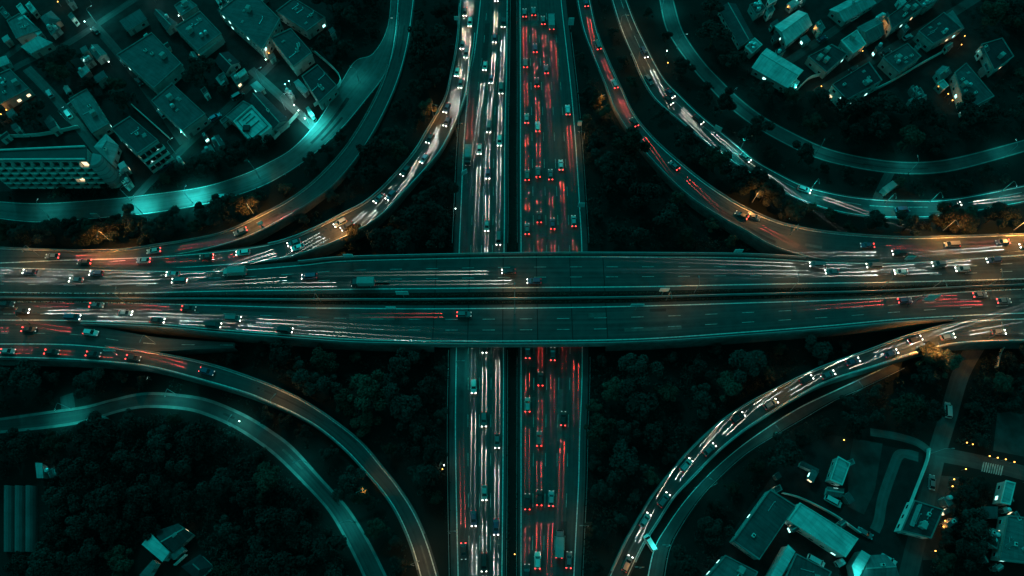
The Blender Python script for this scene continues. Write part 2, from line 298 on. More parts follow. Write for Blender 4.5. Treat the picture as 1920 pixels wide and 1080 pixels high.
def lane_street(key, pts, w, m='asphalt_dim', z=.04):
    P = [at(x, y, z) for x, y in pts]; prs = []
    A, B = [], []
    for i, p in enumerate(P):
        d = (P[min(i+1, len(P)-1)]-P[max(i-1, 0)]).normalized(); n = Vector((-d.y, d.x, 0))*w/2; A.append(p+n); B.append(p-n)
    r = Road(); r.A, r.B = cr(A, 5), cr(B, 5); r.n = len(r.A); r.C = [(a+b)/2 for a, b in zip(r.A, r.B)]; r.OA, r.OB = r.A, r.B
    r.s = [0.0]
    for i in range(1, r.n): r.s.append(r.s[-1]+(r.C[i]-r.C[i-1]).length)
    r.len = r.s[-1]
    q = MB()
    for i in range(r.n-1): q.quad(r.B[i], r.B[i+1], r.A[i+1], r.A[i], 0, ((0, r.s[i]), (0, r.s[i+1]), (w, r.s[i+1]), (w, r.s[i])))
    struct(place('street', q.mesh('street', M[m], fix=False))); ROADS[key] = r; return r
lane_street('S1', [(1835, 640), (1802, 700), (1778, 780), (1757, 850), (1738, 930), (1722, 1000), (1700, 1090)], 5.2, z=.040)
lane_street('S2', [(1752, 850), (1815, 862), (1870, 874), (1950, 895)], 4.6, z=.046)
lane_street('S2b', [(1745, 848), (1720, 830), (1680, 818), (1632, 810)], 2.4, m='asphalt_pale', z=.052)
lane_street('S2c', [(1722, 857), (1703, 852), (1686, 853), (1674, 880), (1655, 935), (1648, 975), (1640, 995)], 3.0, m='asphalt_pale', z=.058)
lane_street('S3', [(520, 110), (480, 150), (420, 208), (350, 272), (262, 362), (255, 378)], 3.2, z=.036)
lane_street('S4', [(470, 130), (520, 175), (560, 213), (592, 243)], 3.4, m='asphalt_pale', z=.042)
lane_street('S5', [(265, -10), (190, 40), (120, 85), (40, 120), (-20, 160)], 3.2, z=.034)
lane_street('S6', [(165, 35), (215, 90), (280, 175), (345, 268)], 3.4, z=.030)
lane_street('S7', [(50, 128), (100, 180), (150, 240), (215, 325)], 3.6, m='asphalt_pale', z=.038)
lane_street('S8', [(1470, 120), (1560, 60), (1670, -20)], 3.4, z=.034)
lane_street('S9', [(1530, 175), (1640, 110), (1760, 40), (1840, -10)], 4.0, z=.038)
lane_street('S10', [(1680, 305), (1665, 330), (1648, 365), (1640, 385)], 3.2, z=.044)
lane_street('S11', [(125, 740), (128, 765), (130, 790)], 4.2, z=.05)
lane_street('S12', [(60, 70), (20, 100), (-20, 130)], 3, z=.028)
# crosswalk painted across the side street
cw = MB()
for i in range(9):
    a = at(1845+i*4.4, 866+i*.9, .062); b = at(1841+i*4.4, 884+i*.9, .062); d = Vector((.22, .03, 0)); cw.quad(a-d, b-d, b+d, a+d)
struct(place('road_marking', cw.mesh('road_marking', M['worn'], fix=False)))
# repair patches in the asphalt
pr = random.Random(9)
for key, n_ in (('VL', 7), ('VR', 8), ('EN', 10), ('ES', 10), ('R1', 3), ('R2', 3), ('R3', 4), ('R4', 3), ('R6', 4), ('R7', 4), ('F1', 5), ('F2', 4), ('R5', 3)):
    r = ROADS[key]
    for _ in range(n_):
        s0 = pr.uniform(.03, .95)*r.len; t0 = pr.uniform(.08, .8); L = pr.uniform(4, 26); dt = pr.uniform(.08, .18); q = MB(); k = max(2, int(L/3)); dz = Vector((0, 0, .006))
        for j in range(k):
            a, b = s0+L*j/k, min(s0+L*(j+1)/k, r.len-.1)
            if b <= a: break
            q.quad(lane_pt(r, t0, a)[0]+dz, lane_pt(r, t0, b)[0]+dz, lane_pt(r, t0+dt, b)[0]+dz, lane_pt(r, t0+dt, a)[0]+dz)
        if q.f: struct(place('road_patch', q.mesh('road_patch', M[pr.choice(('patch_dark', 'patch_dark', 'patch_pale'))], fix=False)))
# yards and plots
def patch(name, pts, m, z):
    q = MB(); P = [at(x, y, z) for x, y in pts]; i = 0
    q.v = [tuple(p) for p in P]; q.f = [tuple(range(len(P)))]; q.m = [0]
    return struct(q.obj(name, M[m]))
patch('yard_ground', [(-30, -40), (620, -40), (640, 60), (600, 190), (480, 280), (260, 350), (-30, 360)], 'paving', .012)
patch('yard_ground', [(1340, -40), (1900, -60), (1890, 130), (1820, 215), (1690, 215), (1560, 190), (1420, 130), (1350, 40)], 'paving', .012)
patch('yard_ground', [(1480, 850), (1560, 815), (1730, 850), (1730, 1100), (1300, 1100), (1370, 1000)], 'paving', .012)
patch('bare_plot', [(1600, 822), (1655, 832), (1640, 920), (1620, 965), (1590, 950), (1590, 880)], 'soil', .020)
patch('bare_plot', [(1870, 775), (1940, 765), (1940, 860), (1862, 845)], 'soil', .020)
patch('bare_plot', [(1745, 890), (1800, 895), (1790, 960), (1765, 1050), (1730, 1050)], 'soil', .022)
# ------------------------------------------------------------------ embankments and the overpass
def ribbon_solid(name, P, Q, z1, z0, m, parent=None):
    q = MB()
    for i in range(len(P)-1):
        a, b, c, d = P[i], P[i+1], Q[i+1], Q[i]
        for zz in (z1, z0): q.quad((a.x, a.y, zz), (b.x, b.y, zz), (c.x, c.y, zz), (d.x, d.y, zz))
        q.quad((a.x, a.y, z1), (b.x, b.y, z1), (b.x, b.y, z0), (a.x, a.y, z0)); q.quad((d.x, d.y, z1), (c.x, c.y, z1), (c.x, c.y, z0), (d.x, d.y, z0))
    for k in (0, len(P)-1): q.quad((P[k].x, P[k].y, z1), (Q[k].x, Q[k].y, z1), (Q[k].x, Q[k].y, z0), (P[k].x, P[k].y, z0))
    return q.obj(name, M[m], parent)
EN, ES = ROADS['EN'], ROADS['ES']
XL, XR = at(815, 560, ZB).x, at(1135, 560, ZB).x
def span(r, lo, hi): return [i for i in range(r.n) if lo <= r.C[i].x <= hi]
def by_x(L, lo, hi, n=40):
    xs = [p.x for p in L]; ys = [p.y for p in L]
    return [Vector((x, float(np.interp(x, xs, ys)), 0)) for x in np.linspace(lo, hi, n)]
xmin, xmax = max(EN.C[0].x, ES.C[0].x)+1, min(EN.C[-1].x, ES.C[-1].x)-1
for lo, hi in ((xmin, XL), (XR, xmax)):
    struct(ribbon_solid('embankment', by_x(EN.OA, lo, hi), by_x(ES.OB, lo, hi), ZB-.28, -.3, 'concrete_dark'))
struct(ribbon_solid('median_ground', by_x(EN.OB, xmin, xmax), by_x(ES.OA, xmin, xmax), ZB-.05, ZB-.25, 'grass'))
br = empty('overpass_bridge', ((XL+XR)/2, at(960, 560, 0).y, 0)); tag(br, 'wide concrete overpass carrying the crossing carriageways over the highway', 'bridge', exact=True)
def part_of(o, root):
    bpy.context.view_layer.update(); o.parent = root; o.matrix_parent_inverse = root.matrix_world.inverted(); return o
part_of(ribbon_solid('girder', by_x(EN.OA, XL-.5, XR+.5), by_x(ES.OB, XL-.5, XR+.5), ZB-.28, ZB-1.6, 'concrete'), br)
yA, yB = by_x(EN.OA, XL, XR, 3)[1].y-2, by_x(ES.OB, XL, XR, 3)[1].y+2
for px in (852, 960, 1098):
    x = at(px, 560, 0).x
    for k in range(4):
        q = MB(); y = yA+(yB-yA)*(k+.5)/4; q.tube([(x, y, -.1), (x, y, ZB-1.6)], [.55, .6], 12); part_of(q.obj('pier', M['concrete']), br)
for r_ in (EN, ES):
    for x in np.linspace(XL, XR, 6):
        a, b = by_x(r_.OA, x, x+.1, 2)[0], by_x(r_.OB, x, x+.1, 2)[0]; q = MB(); z = ZB+.009
        q.quad((a.x-.16, a.y, z), (b.x-.16, b.y, z), (b.x+.16, b.y, z), (a.x+.16, a.y, z)); part_of(place('deck_joint', q.mesh('deck_joint', M['rubber'], fix=False)), br)
def sweep(P, prof, off=0):
    """sweep a profile of (side, up) along P"""
    q = MB(); secs = []
    for i, p in enumerate(P):
        d = P[min(i+1, len(P)-1)]-P[max(i-1, 0)]; d.z = 0; d.normalize(); n = Vector((-d.y, d.x, 0))
        secs.append([p+n*(a+off)+Vector((0, 0, b)) for a, b in prof])
    q.loft(secs); return q
JERSEY = [(-.28, -.02), (.28, -.02), (.2, .2), (.1, .95), (-.1, .95), (-.2, .2)]
def barrier(P, label, rail=True, off=0, height=1.0):
    root = empty('concrete_barrier', P[len(P)//2]); tag(root, label, 'barrier')
    prof = [(a, b*height) for a, b in JERSEY]
    part_of(sweep(P, prof, off).obj('parapet', M['concrete']), root)
    if rail: part_of(sweep([p+Vector((0, 0, .95*height+.02)) for p in P], [(-.05, .18), (.05, .18), (.05, .28), (-.05, .28)], off).obj('top_rail', M['steel']), root)
    return root
def edge(r, side, i0=0, i1=None, inset=.35):
    out = []
    for i in range(i0, i1 or r.n):
        a, b = (r.OA[i], r.OB[i]) if side == 'A' else (r.OB[i], r.OA[i]); d = (b-a); d.z = 0; d.normalize(); out.append(a+d*inset)
    return out
def idx(r, px):
    x = at(px, 560, ZB).x; return min(range(r.n), key=lambda i: abs(r.C[i].x-x))
barrier(edge(EN, 'A', idx(EN, 560), idx(EN, 1530)), 'concrete parapet along the upper edge of the overpass')
barrier(edge(ES, 'B', idx(ES, 170), idx(ES, 1800)), 'concrete parapet with steel rail along the lower edge of overpass')
mid = [(a+b)/2+Vector((0, 0, .0)) for a, b in zip(by_x(EN.OB, xmin, xmax, 90), by_x(ES.OA, xmin, xmax, 90))]
for p in mid: p.z = ZB-.05
barrier([p+Vector((0, -.3, 0)) for p in mid], 'long pale median barrier between the two crossing carriageways', height=.9)
for key, side, i0, i1, lab in (('R1', 'A', 10, None, 'outer edge of the northwest exit ramp'), ('R1', 'B', 8, 40, 'inner edge of the northwest exit ramp'), ('R2', 'A', 8, 80, 'outer edge of the inner northwest ramp'), ('R2', 'B', 26, 78, 'inner edge of the inner northwest ramp'), ('R3', 'A', 18, 78, 'inner edge of the northeast ramp'), ('R3', 'B', 8, None, 'outer edge of the northeast ramp'), ('R6', 'A', 12, 90, 'inner edge of the southwest ramp'), ('R6', 'B', 10, 95, 'outer edge of the southwest ramp'), ('R7', 'A', 8, 92, 'inner edge of the southeast ramp'), ('R7', 'B', 10, None, 'outer edge of the southeast ramp')):
    barrier(edge(ROADS[key], side, i0, i1), 'low concrete barrier on the '+lab, rail=key in ('R2', 'R7'), height=.75)
# steel guardrails beside the highway and the ground-level roads
post_me = None
def guardrail(P, label, step=6.0):
    global post_me
    root = empty('guardrail', P[len(P)//2]); tag(root, label, 'guardrail')
    part_of(sweep([p+Vector((0, 0, .55)) for p in P], [(-.03, 0), (.05, .06), (-.02, .15), (.05, .24), (-.03, .3), (-.06, .15)]).obj('rail', M['steel']), root)
    if post_me is None:
        q = MB(); q.box(-.06, .06, -.09, .09, -.05, .8); post_me = q.mesh('post', M['steel'])
    bpy.context.view_layer.update(); inv = root.matrix_world.inverted()
    s = 0; last = None; n = 0
    for a, b in zip(P, P[1:]):
        L = (b-a).length
        while s < L and n < 95:
            p = a.lerp(b, s/L); place('post', post_me, root, inv @ p); s += step; n += 1
        s -= L
VL, VR = ROADS['VL'], ROADS['VR']
def vpart(r, lo, hi): 
    y0, y1 = at(960, hi).y, at(960, lo).y
    ii = [i for i in range(r.n) if y0 <= r.C[i].y <= y1]; return ii[0], ii[-1]+1
for lo, hi, nm in ((170, 470, 'above'), (655, 1110, 'below')):
    a, b = vpart(VL, lo, hi); guardrail(edge(VL, 'A', a, b, -.5), 'steel guardrail on the outer verge of white-lit carriageway '+nm+' the overpass')
    a, b = vpart(VR, 60 if lo < 400 else lo, hi); guardrail(edge(VR, 'B', a, b, -.5), 'steel guardrail on the outer verge of red-lit carriageway '+nm+' the overpass')
for lo, hi, nm in ((-30, 470, 'above'), (655, 1110, 'below')):
    a, b = vpart(VL, lo, hi); guardrail(edge(VL, 'B', a, b, -.4), 'steel median guardrail beside white-lit carriageway '+nm+' the overpass')
    a, b = vpart(VR, lo, hi); guardrail(edge(VR, 'A', a, b, -.4), 'steel median guardrail beside red-lit carriageway '+nm+' the overpass')
guardrail(edge(ROADS['F3'], 'B', 0, None, -.4), 'steel guardrail beside the southeast service road')
guardrail(edge(ROADS['R4'], 'A', 20, 100, -.4), 'steel guardrail on lower side of the northeast loop road')
guardrail(edge(ROADS['F1'], 'B', 4, 50, -.4), 'steel guardrail on lower side of the bright teal street')
# ------------------------------------------------------------------ foliage
def leafquads(q, c, rx, ry, rz, n, size, r, shell=.55):
    for _ in range(n):
        while True:
            x, y, z = r.uniform(-1, 1), r.uniform(-1, 1), r.uniform(-1, 1); d = x*x+y*y+z*z
            if d <= 1 and d >= shell*shell*r.random(): break
        p = Vector((c[0]+x*rx, c[1]+y*ry, c[2]+z*rz))
        nrm = Vector((x+r.uniform(-.9, .9), y+r.uniform(-.9, .9), z+.5+r.uniform(-.9, .9))).normalized()
        t = nrm.cross(Vector((r.uniform(-1, 1), r.uniform(-1, 1), r.uniform(-1, 1)))).normalized(); b = nrm.cross(t)
        s = size*r.uniform(.6, 1.35); t *= s*.5; b *= s*.32
        q.quad(p-t, p-b*1.1, p+t, p+b*1.1)
def tree_meshes(seed, lobes, leaf):
    r = random.Random(seed); q = MB(); tr = MB()
    tr.tube([(0, 0, -.2), (.05, .03, 1.6), (0, .08, 3.0), (.1, 0, 4.6)], [.28, .2, .15, .07], 8)
    leafquads(q, (0, 0, 5.2), 2.5, 2.5, 1.7, 560, .52, r, .3)
    for k in range(lobes):
        a = 2*math.pi*k/lobes+r.uniform(-.5, .5); d = r.uniform(1.3, 3.9); z = r.uniform(3.4, 6.6); rr = r.uniform(.65, 1.8)
        cx, cy = d*math.cos(a), d*math.sin(a)
        leafquads(q, (cx, cy, z), rr, rr, rr*.75, int(190*rr*rr), .5, r, .2)
        tr.tube([(0, .04, 2.2+.15*k % 1.2), (cx*.5, cy*.5, (2.6+z)/2), (cx*.9, cy*.9, z-.2)], [.11, .08, .03], 5)
    for k in range(3):
        a = r.uniform(0, 6.28); leafquads(q, (r.uniform(0, 1.4)*math.cos(a), r.uniform(0, 1.4)*math.sin(a), r.uniform(6.2, 7.2)), 1.1, 1.1, .8, 220, .48, r, .2)
    return tr.mesh('trunk', M['bark'], True), q.mesh('crown', M[leaf], fix=False)
TREES = [tree_meshes(s, l, lf) for s, l, lf in ((1, 7, 'leaf'), (2, 9, 'leaf'), (3, 8, 'leaf'), (4, 10, 'leaf'), (5, 6, 'leaf_olive'), (6, 8, 'leaf_olive'))]
ROADPTS = []
for r in ROADS.values():
    for i in range(r.n): ROADPTS.append((r.C[i].x, r.C[i].y, (r.OA[i]-r.OB[i]).length/2))
    for i in range(r.n-1):
        c = (r.C[i]+r.C[i+1])/2; ROADPTS.append((c.x, c.y, (r.OA[i]-r.OB[i]).length/2))
RP = np.array(ROADPTS)
def road_gap(x, y): return float(np.min(np.hypot(RP[:, 0]-x, RP[:, 1]-y)-RP[:, 2]))
FOOT = []   # building footprints (cx, cy, radius)
def inpoly(x, y, P):
    c = False; j = len(P)-1
    for i in range(len(P)):
        xi, yi = P[i]; xj, yj = P[j]
        if (yi > y) != (yj > y) and x < (xj-xi)*(y-yi)/(yj-yi)+xi: c = not c
        j = i
    return c
# ------------------------------------------------------------------ buildings
BLD = []
win_me = {}
def window_mesh(w, h, lit):
    k = (round(w, 1), round(h, 1), lit)
    if k not in win_me:
        q = MB(); q.box(-w/2, w/2, -.02, .05, 0, h, 0)
        for a, b, c, d in ((-w/2-.07, -w/2, -.07, h+.07), (w/2, w/2+.07, -.07, h+.07), (-w/2, w/2, -.07, 0), (-w/2, w/2, h, h+.07)): q.box(a, b, -.02, .09, c, d, 1)
        win_me[k] = q.mesh('window', [M[('window', 'window_lit', 'window_glint')[lit]], M['frame']])
    return win_me[k]
ac_me = None
def unit_meshes():
    q = MB(); q.box(-.55, .55, -.4, .4, 0, .75); q.tube([(0, 0, .75), (0, 0, .85)], [.3, .3], 10, 1); a = q.mesh('air_conditioner', [M['wall_pale'], M['rubber']])
    q = MB(); q.tube([(0, 0, .25), (0, 0, 1.55), (0, 0, 1.75)], [.62, .62, .2], 14); 
    for k in range(3): q.bar((.4*math.cos(k*2.1), .4*math.sin(k*2.1), 0), (.4*math.cos(k*2.1), .4*math.sin(k*2.1), .3), .08, .08)
    b = q.mesh('water_tank', M['tank'], False)
    q = MB(); q.box(-.9, .9, -.7, .7, 0, 1.9); q.box(-1.0, 1.0, -.8, .8, 1.9, 2.05); q.box(-.35, .35, .7, .74, 0, 1.6, 1); c = q.mesh('stair_house', [M['wall'], M['wall_dark']])
    q = MB(); q.prism([(-.7, -.45), (.7, -.45), (.7, .45), (-.7, .45)], 0, .18, 0); q.prism([(-.6, -.36), (.6, -.36), (.6, .36), (-.6, .36)], .18, .3, 1, .85); d = q.mesh('skylight', [M['wall'], M['pale']])
    q = MB(); q.tube([(-1.6, 0, .15), (1.6, 0, .15)], [.09, .09], 6); q.box(-1.7, -1.5, -.12, .12, 0, .3); q.box(1.5, 1.7, -.12, .12, 0, .3); q.tube([(1.6, 0, .15), (1.6, 0, .9)], [.12, .14], 6); e = q.mesh('roof_pipe', M['steel'])
    return a, b, c, d, e
UNITS = unit_meshes()
def building(label, pts, h, kind='flat', roof='mid', wall='wall', name='house', units=None, lit=.2, ridge=0, win=True, nick=None, floors=None):
    r = random.Random(label)
    h = h*.72 if name != 'apartment_house' else h
    P = [at(x, y, h) for x, y in pts]
    ar = sum(P[k].x*P[(k+1) % 4].y-P[(k+1) % 4].x*P[k].y for k in range(4))
    if ar < 0: P = P[::-1]; ridge = ridge
    c = sum(P, Vector())/4; c.z = 0
    root = empty(name, c); tag(root, label, name.replace('_', ' '), exact=True); BLD.append((nick or label, c))
    L = [Vector((p.x-c.x, p.y-c.y, 0)) for p in P]
    inset = [v*(1-.25/max(v.length, 1)) for v in L]
    eave = h if kind == 'flat' else h-(.18 if kind == 'shed' else min(2.0, .22*min((L[1]-L[0]).length, (L[2]-L[1]).length)))
    w = MB()
    w.prism([(p.x, p.y) for p in inset], -.1, h-.45 if kind == 'flat' else eave-.05); w.obj('wall', M[wall], root)
    q = MB()
    def uvs(pp):
        d = (L[1]-L[0]).normalized(); n = Vector((-d.y, d.x, 0)); return tuple((Vector((p[0], p[1], 0)).dot(d), Vector((p[0], p[1], 0)).dot(n)) for p in pp)
    def face(*pp, m=0): q.quad(*pp, m, uvs(pp))
    if kind == 'flat':
        T = [(p.x, p.y, h-.35) for p in inset]; face(*T)
        for k in range(4):
            a, b = L[k], L[(k+1) % 4]; a2, b2 = L[k]*(1-.45/max(a.length, 1)), b*(1-.45/max(b.length, 1))
            q.quad((a.x, a.y, h), (b.x, b.y, h), (b2.x, b2.y, h), (a2.x, a2.y, h), 1); q.quad((a2.x, a2.y, h), (b2.x, b2.y, h), (b2.x, b2.y, h-.36), (a2.x, a2.y, h-.36), 1); q.quad((a.x, a.y, h-.5), (b.x, b.y, h-.5), (b.x, b.y, h), (a.x, a.y, h), 1)
            q.quad((a.x, a.y, h-.5), (b.x, b.y, h-.5), (inset[(k+1) % 4].x, inset[(k+1) % 4].y, h-.5), (inset[k].x, inset[k].y, h-.5), 1)
        me = q.mesh('roof', [M[roof], M['concrete'] if roof not in ('bright', 'pale') else M['wall_pale']], fix=False)
    elif kind == 'shed':
        e = [v*1.03 for v in L]; zz = [h-.0, h-.0, h+.25, h+.25]
        face(*[(p.x, p.y, z) for p, z in zip(e, zz)]); q.quad(*[(p.x, p.y, z-.15) for p, z in zip(e[::-1], zz[::-1])], 1)
        for k in range(4):
            a, b = e[k], e[(k+1) % 4]; q.quad((a.x, a.y, zz[k]-.15), (b.x, b.y, zz[(k+1) % 4]-.15), (b.x, b.y, zz[(k+1) % 4]), (a.x, a.y, zz[k]), 1)
        me = q.mesh('roof', [M[roof], M['steel']], fix=False)
    else:
        if ((L[1]-L[0]).length < (L[2]-L[1]).length) ^ bool(ridge): L = L[1:]+L[:1]
        e = [v*1.06 for v in L]; hip = .28 if kind == 'hip' else 0
        m0 = (e[3]+e[0])/2; m1 = (e[1]+e[2])/2; r0 = m0.lerp(m1, hip); r1 = m1.lerp(m0, hip); zt = h+.2; ze = eave-.03
        A = [(p.x, p.y, ze) for p in e]; X, Y = (r0.x, r0.y, zt), (r1.x, r1.y, zt)
        face(A[0], A[1], Y, X); face(A[2], A[3], X, Y)
        for t in ((A[1], A[2], Y), (A[3], A[0], X)):
            i = len(q.v); q.v += list(t); q.f.append((i, i+1, i+2)); q.m.append(0 if hip else 1)
        q.bar(X, Y, .35, .12, 1)
        q.quad(A[3], A[2], A[1], A[0], 1)
        me = q.mesh('roof', [M[roof], M['wall'] if not hip else M['concrete']], fix=False)
    place('roof', me, root)
    # windows and a door on every wall, a few glowing panes added as light specks
    if win:
        nf = floors or max(1, int(eave/3.1)); n = 0; door = False
        for k in range(4):
            a, b = inset[k], inset[(k+1) % 4]; d = b-a; ln = d.length; d.normalize(); ang = math.atan2(d.y, d.x)
            outn = Vector((d.y, -d.x, 0)); rz = ang+math.pi
            cnt = max(1, min(7, int(ln/3.2)))
            for f in range(nf):
                for j in range(cnt):
                    if n > 60: break
                    p = a+d*ln*(j+.5)/cnt+outn*.02
                    if f == 0 and j == 0 and not door and outn.y < 0:
                        dm = MB(); dm.box(-.5, .5, -.02, .06, 0, 2.1); dm.box(-.6, .6, -.02, .1, 2.1, 2.2); o = dm.obj('door', M['wall_dark'], root); o.location = (p.x, p.y, 0); o.rotation_euler[2] = rz; door = True; continue
                    lit_ = r.choice((1, 2, 2)) if r.random() < lit else 0
                    o = place('window', window_mesh(1.3, 1.2, lit_), root, (p.x, p.y, .95+f*3.05), rz); n += 1
    if units is None: units = r.choice((4, 5, 6, 7)) if kind == 'flat' else r.choice((0, 1, 1))
    for k in range(units):
        t1, t2 = r.uniform(.2, .8), r.uniform(.2, .8); p = (L[0].lerp(L[1], t1)).lerp(L[3].lerp(L[2], t1), t2)
        kind_i = r.choice((0, 0, 0, 1, 2, 3, 3, 4, 4)) if min((L[1]-L[0]).length, (L[2]-L[1]).length) > 5 else r.choice((0, 1))
        z = h-.36 if kind == 'flat' else h+.05
        place(UNITS[kind_i].name.split('.')[0], UNITS[kind_i], root, (p.x, p.y, z), math.atan2((L[1]-L[0]).y, (L[1]-L[0]).x))
    FOOT.append((c.x, c.y, max(v.length for v in L)*.8))
    return root
B = building
# northwest housing
B('small flat-roofed house at the corner of the northwest housing', [(12, 38), (36, 24), (75, 55), (30, 72)], 6, roof='mid')
B('pale shed-roofed house beside the corner house', [(40, 88), (72, 68), (98, 80), (58, 100)], 5, 'shed', 'pale')
B('narrow bright lean-to roof against the corner house', [(34, 36), (47, 29), (78, 60), (70, 66)], 5.2, 'shed', 'bright', units=0)
B('mid-grey hipped house east of the corner house', [(72, 28), (92, 16), (110, 33), (86, 46)], 6, 'hip', 'mid')
B('small pale-roofed outbuilding south of the hipped house', [(86, 50), (101, 41), (113, 52), (96, 66)], 4, 'flat', 'mid')
B('pale gabled cottage beside the dark trees', [(165, 90), (180, 80), (198, 98), (180, 110)], 5.5, 'gable', 'mid', lit=.2)
B('little house with a lit terrace below the gabled cottage', [(150, 110), (162, 100), (175, 110), (160, 121)], 4.5, 'flat', 'mid', lit=.4)
B('large dark flat roof in the middle of the northwest housing', [(218, 102), (284, 60), (340, 118), (288, 165)], 8, roof='dim', units=3)
B('slim pale annexe along the large dark flat roof', [(305, 146), (337, 116), (343, 122), (313, 151)], 5, 'shed', 'pale', units=0, win=False, name='annexe')
B('dark gabled house beside the top street', [(287, 22), (298, 15), (330, 40), (310, 53)], 6, 'gable', 'dim')
B('house with an orange-lit roof terrace at the top edge', [(326, 10), (350, -6), (370, 10), (340, 30)], 7, roof='mid', lit=.5)
B('square dark warehouse with a glowing loading bay', [(327, 50), (375, 20), (415, 62), (370, 95)], 7, roof='dim', name='warehouse')
B('bright lit loading bay roof on the square warehouse', [(368, 97), (412, 63), (417, 72), (376, 104)], 4, 'shed', 'bright', units=0, win=False, name='loading_bay')
B('huge dark hall at the top of the northwest housing', [(410, 20), (465, -25), (525, 35), (492, 92)], 9, roof='dim', units=4, name='hall')
B('dark hall with a pale strip at its lower end', [(507, 70), (545, 52), (585, 98), (550, 125)], 8, roof='dark', name='hall')
B('pale ribbed porch at the lower end of the dark hall', [(549, 122), (580, 94), (586, 102), (555, 131)], 4.5, 'shed', 'pale', units=0, win=False, name='porch')
B('blackish roof beside the wooded top edge', [(517, 20), (550, -5), (610, 32), (575, 58)], 7, roof='dark')
B('very dark hall nearest the bright street bend', [(565, 142), (595, 120), (632, 160), (598, 192)], 7, roof='vdark', name='hall')
B('pale narrow shop row below the dark hall', [(551, 155), (560, 149), (578, 168), (570, 176)], 4, 'shed', 'pale', units=0)
B('two-step grey block beside the pale lane', [(128, 185), (162, 165), (203, 232), (172, 250)], 7, roof='mid', units=3)
B('dark apartment house with slatted balconies and orange light', [(207, 240), (243, 217), (296, 262), (258, 288)], 12, roof='dark', lit=.2, name='apartment_house')
B('grey hall with a bright roof edge in the housing', [(283, 188), (322, 155), (385, 213), (342, 245)], 8, roof='dim', name='hall')
B('pale two-bay shed at the end of the grey hall', [(358, 220), (376, 207), (386, 217), (368, 232)], 4.5, 'shed', 'pale', units=0, name='shed')
W = B('bright white-roofed depot with outlined roof fittings', [(437, 227), (472, 196), (510, 237), (472, 268)], 7, roof='bright', wall='wall_pale', units=0, name='depot')
B('grey front wing of the white-roofed depot', [(422, 217), (456, 188), (471, 196), (436, 227)], 6, roof='mid', units=0)
B('dark gabled hall behind the white-roofed depot', [(467, 185), (485, 168), (538, 220), (507, 237)], 7, 'gable', 'dark', name='hall')
B('pale strip roof at the end of the gabled hall', [(510, 240), (536, 219), (540, 228), (519, 245)], 4, 'shed', 'pale', units=0, win=False, name='annexe')
B('long dark house at the picture border beside pale lane', [(-10, 140), (18, 128), (55, 165), (0, 195)], 6, roof='dim')
B('small bright hut beside the border house', [(-5, 110), (12, 105), (18, 118), (0, 125)], 4, 'shed', 'pale', units=0, name='hut')
B('white tent-like house with folded pale roof', [(172, 270), (194, 246), (217, 268), (205, 302)], 7, 'hip', 'pale', wall='wall_pale')
B('small grey house at the foot of the orange-lit apartments', [(215, 325), (228, 312), (246, 342), (235, 352)], 4, 'flat', 'dim')
B('grey shed beside the teal street corner', [(395, 262), (408, 250), (420, 268), (404, 280)], 4, 'gable', 'dim', name='shed')
B('pale roofed kiosk beside the street junction', [(470, 160), (482, 152), (496, 166), (484, 174)], 4, 'shed', 'pale', units=0, name='kiosk')
B('dark house between the warehouse and the trees', [(400, 110), (425, 92), (446, 112), (420, 132)], 6, 'gable', 'vdark')
B('row of dim sheds near the top street', [(225, 40), (262, 18), (275, 35), (238, 58)], 4.5, 'shed', 'dim', units=0, name='shed')
B('small mid-grey shop beside the brightest lamp', [(533, 170), (540, 165), (552, 178), (545, 184)], 4, 'flat', 'mid', name='shop')
# small sheds and lean-tos in the yards
def scatter(poly, ang, n, seed, tones):
    r = random.Random(seed); xs = [p[0] for p in poly]; ys = [p[1] for p in poly]; k = 0
    for _ in range(3000):
        if k >= n: break
        x, y = r.uniform(min(xs), max(xs)), r.uniform(min(ys), max(ys))
        if not inpoly(x, y, poly): continue
        p = at(x, y, 0); w, l = r.uniform(7, 13), r.uniform(10, 22); rad = .5*max(w, l)/5
        if road_gap(p.x, p.y) < rad*.7 or min(math.hypot(p.x-f[0], p.y-f[1])-f[2]*.86 for f in FOOT) < rad*.55: continue
        a = R(ang+r.choice((0, 90))+r.uniform(-5, 5)); ux, uy = math.cos(a), math.sin(a); vx, vy = -uy*.85, ux
        pts = [(x+ux*l/2*i+vx*w/2*j, y+uy*l/2*i+vy*w/2*j) for i, j in ((-1, -1), (1, -1), (1, 1), (-1, 1))]
        near = min(BLD, key=lambda b: (b[1]-p).length)[0]
        for wd in CUTS: near = near.split(wd)[0]
        kd = r.choice(('flat', 'shed', 'gable', 'shed')); tn = r.choice(tones)
        root = building('yard shed %d %d' % (seed, k), pts, r.uniform(3.6, 6.5), kd, tn, units=r.choice((0, 0, 1)), name='shed', wall=r.choice(('wall', 'wall_dark', 'wall_pale')))
        BLD.pop(); tag(root, '%s %s shed beside %s' % ({'bright': 'bright', 'pale': 'pale', 'mid': 'grey', 'dim': 'dim', 'dark': 'dark'}[tn], {'flat': 'flat-roofed', 'shed': 'lean-to', 'gable': 'gabled'}[kd], near), 'shed', 'sheds in the yards'); k += 1
CUTS = (' in the ', ' cut ', ' and ', ' to ', ' of the ', ' at the ', ' with ', ' beside ', ' below ', ' near ', ' along ', ' against ', ' under ', ' behind ', ' east ', ' south ', ' between ', ' nearest ', ' across ', ' among ', ' on the ', ' by ')
scatter([(-10, -10), (600, -10), (640, 60), (600, 200), (480, 275), (250, 345), (170, 262), (-10, 262)], -35, 44, 21, ('pale', 'mid', 'mid', 'dim', 'dim', 'bright', 'dark'))
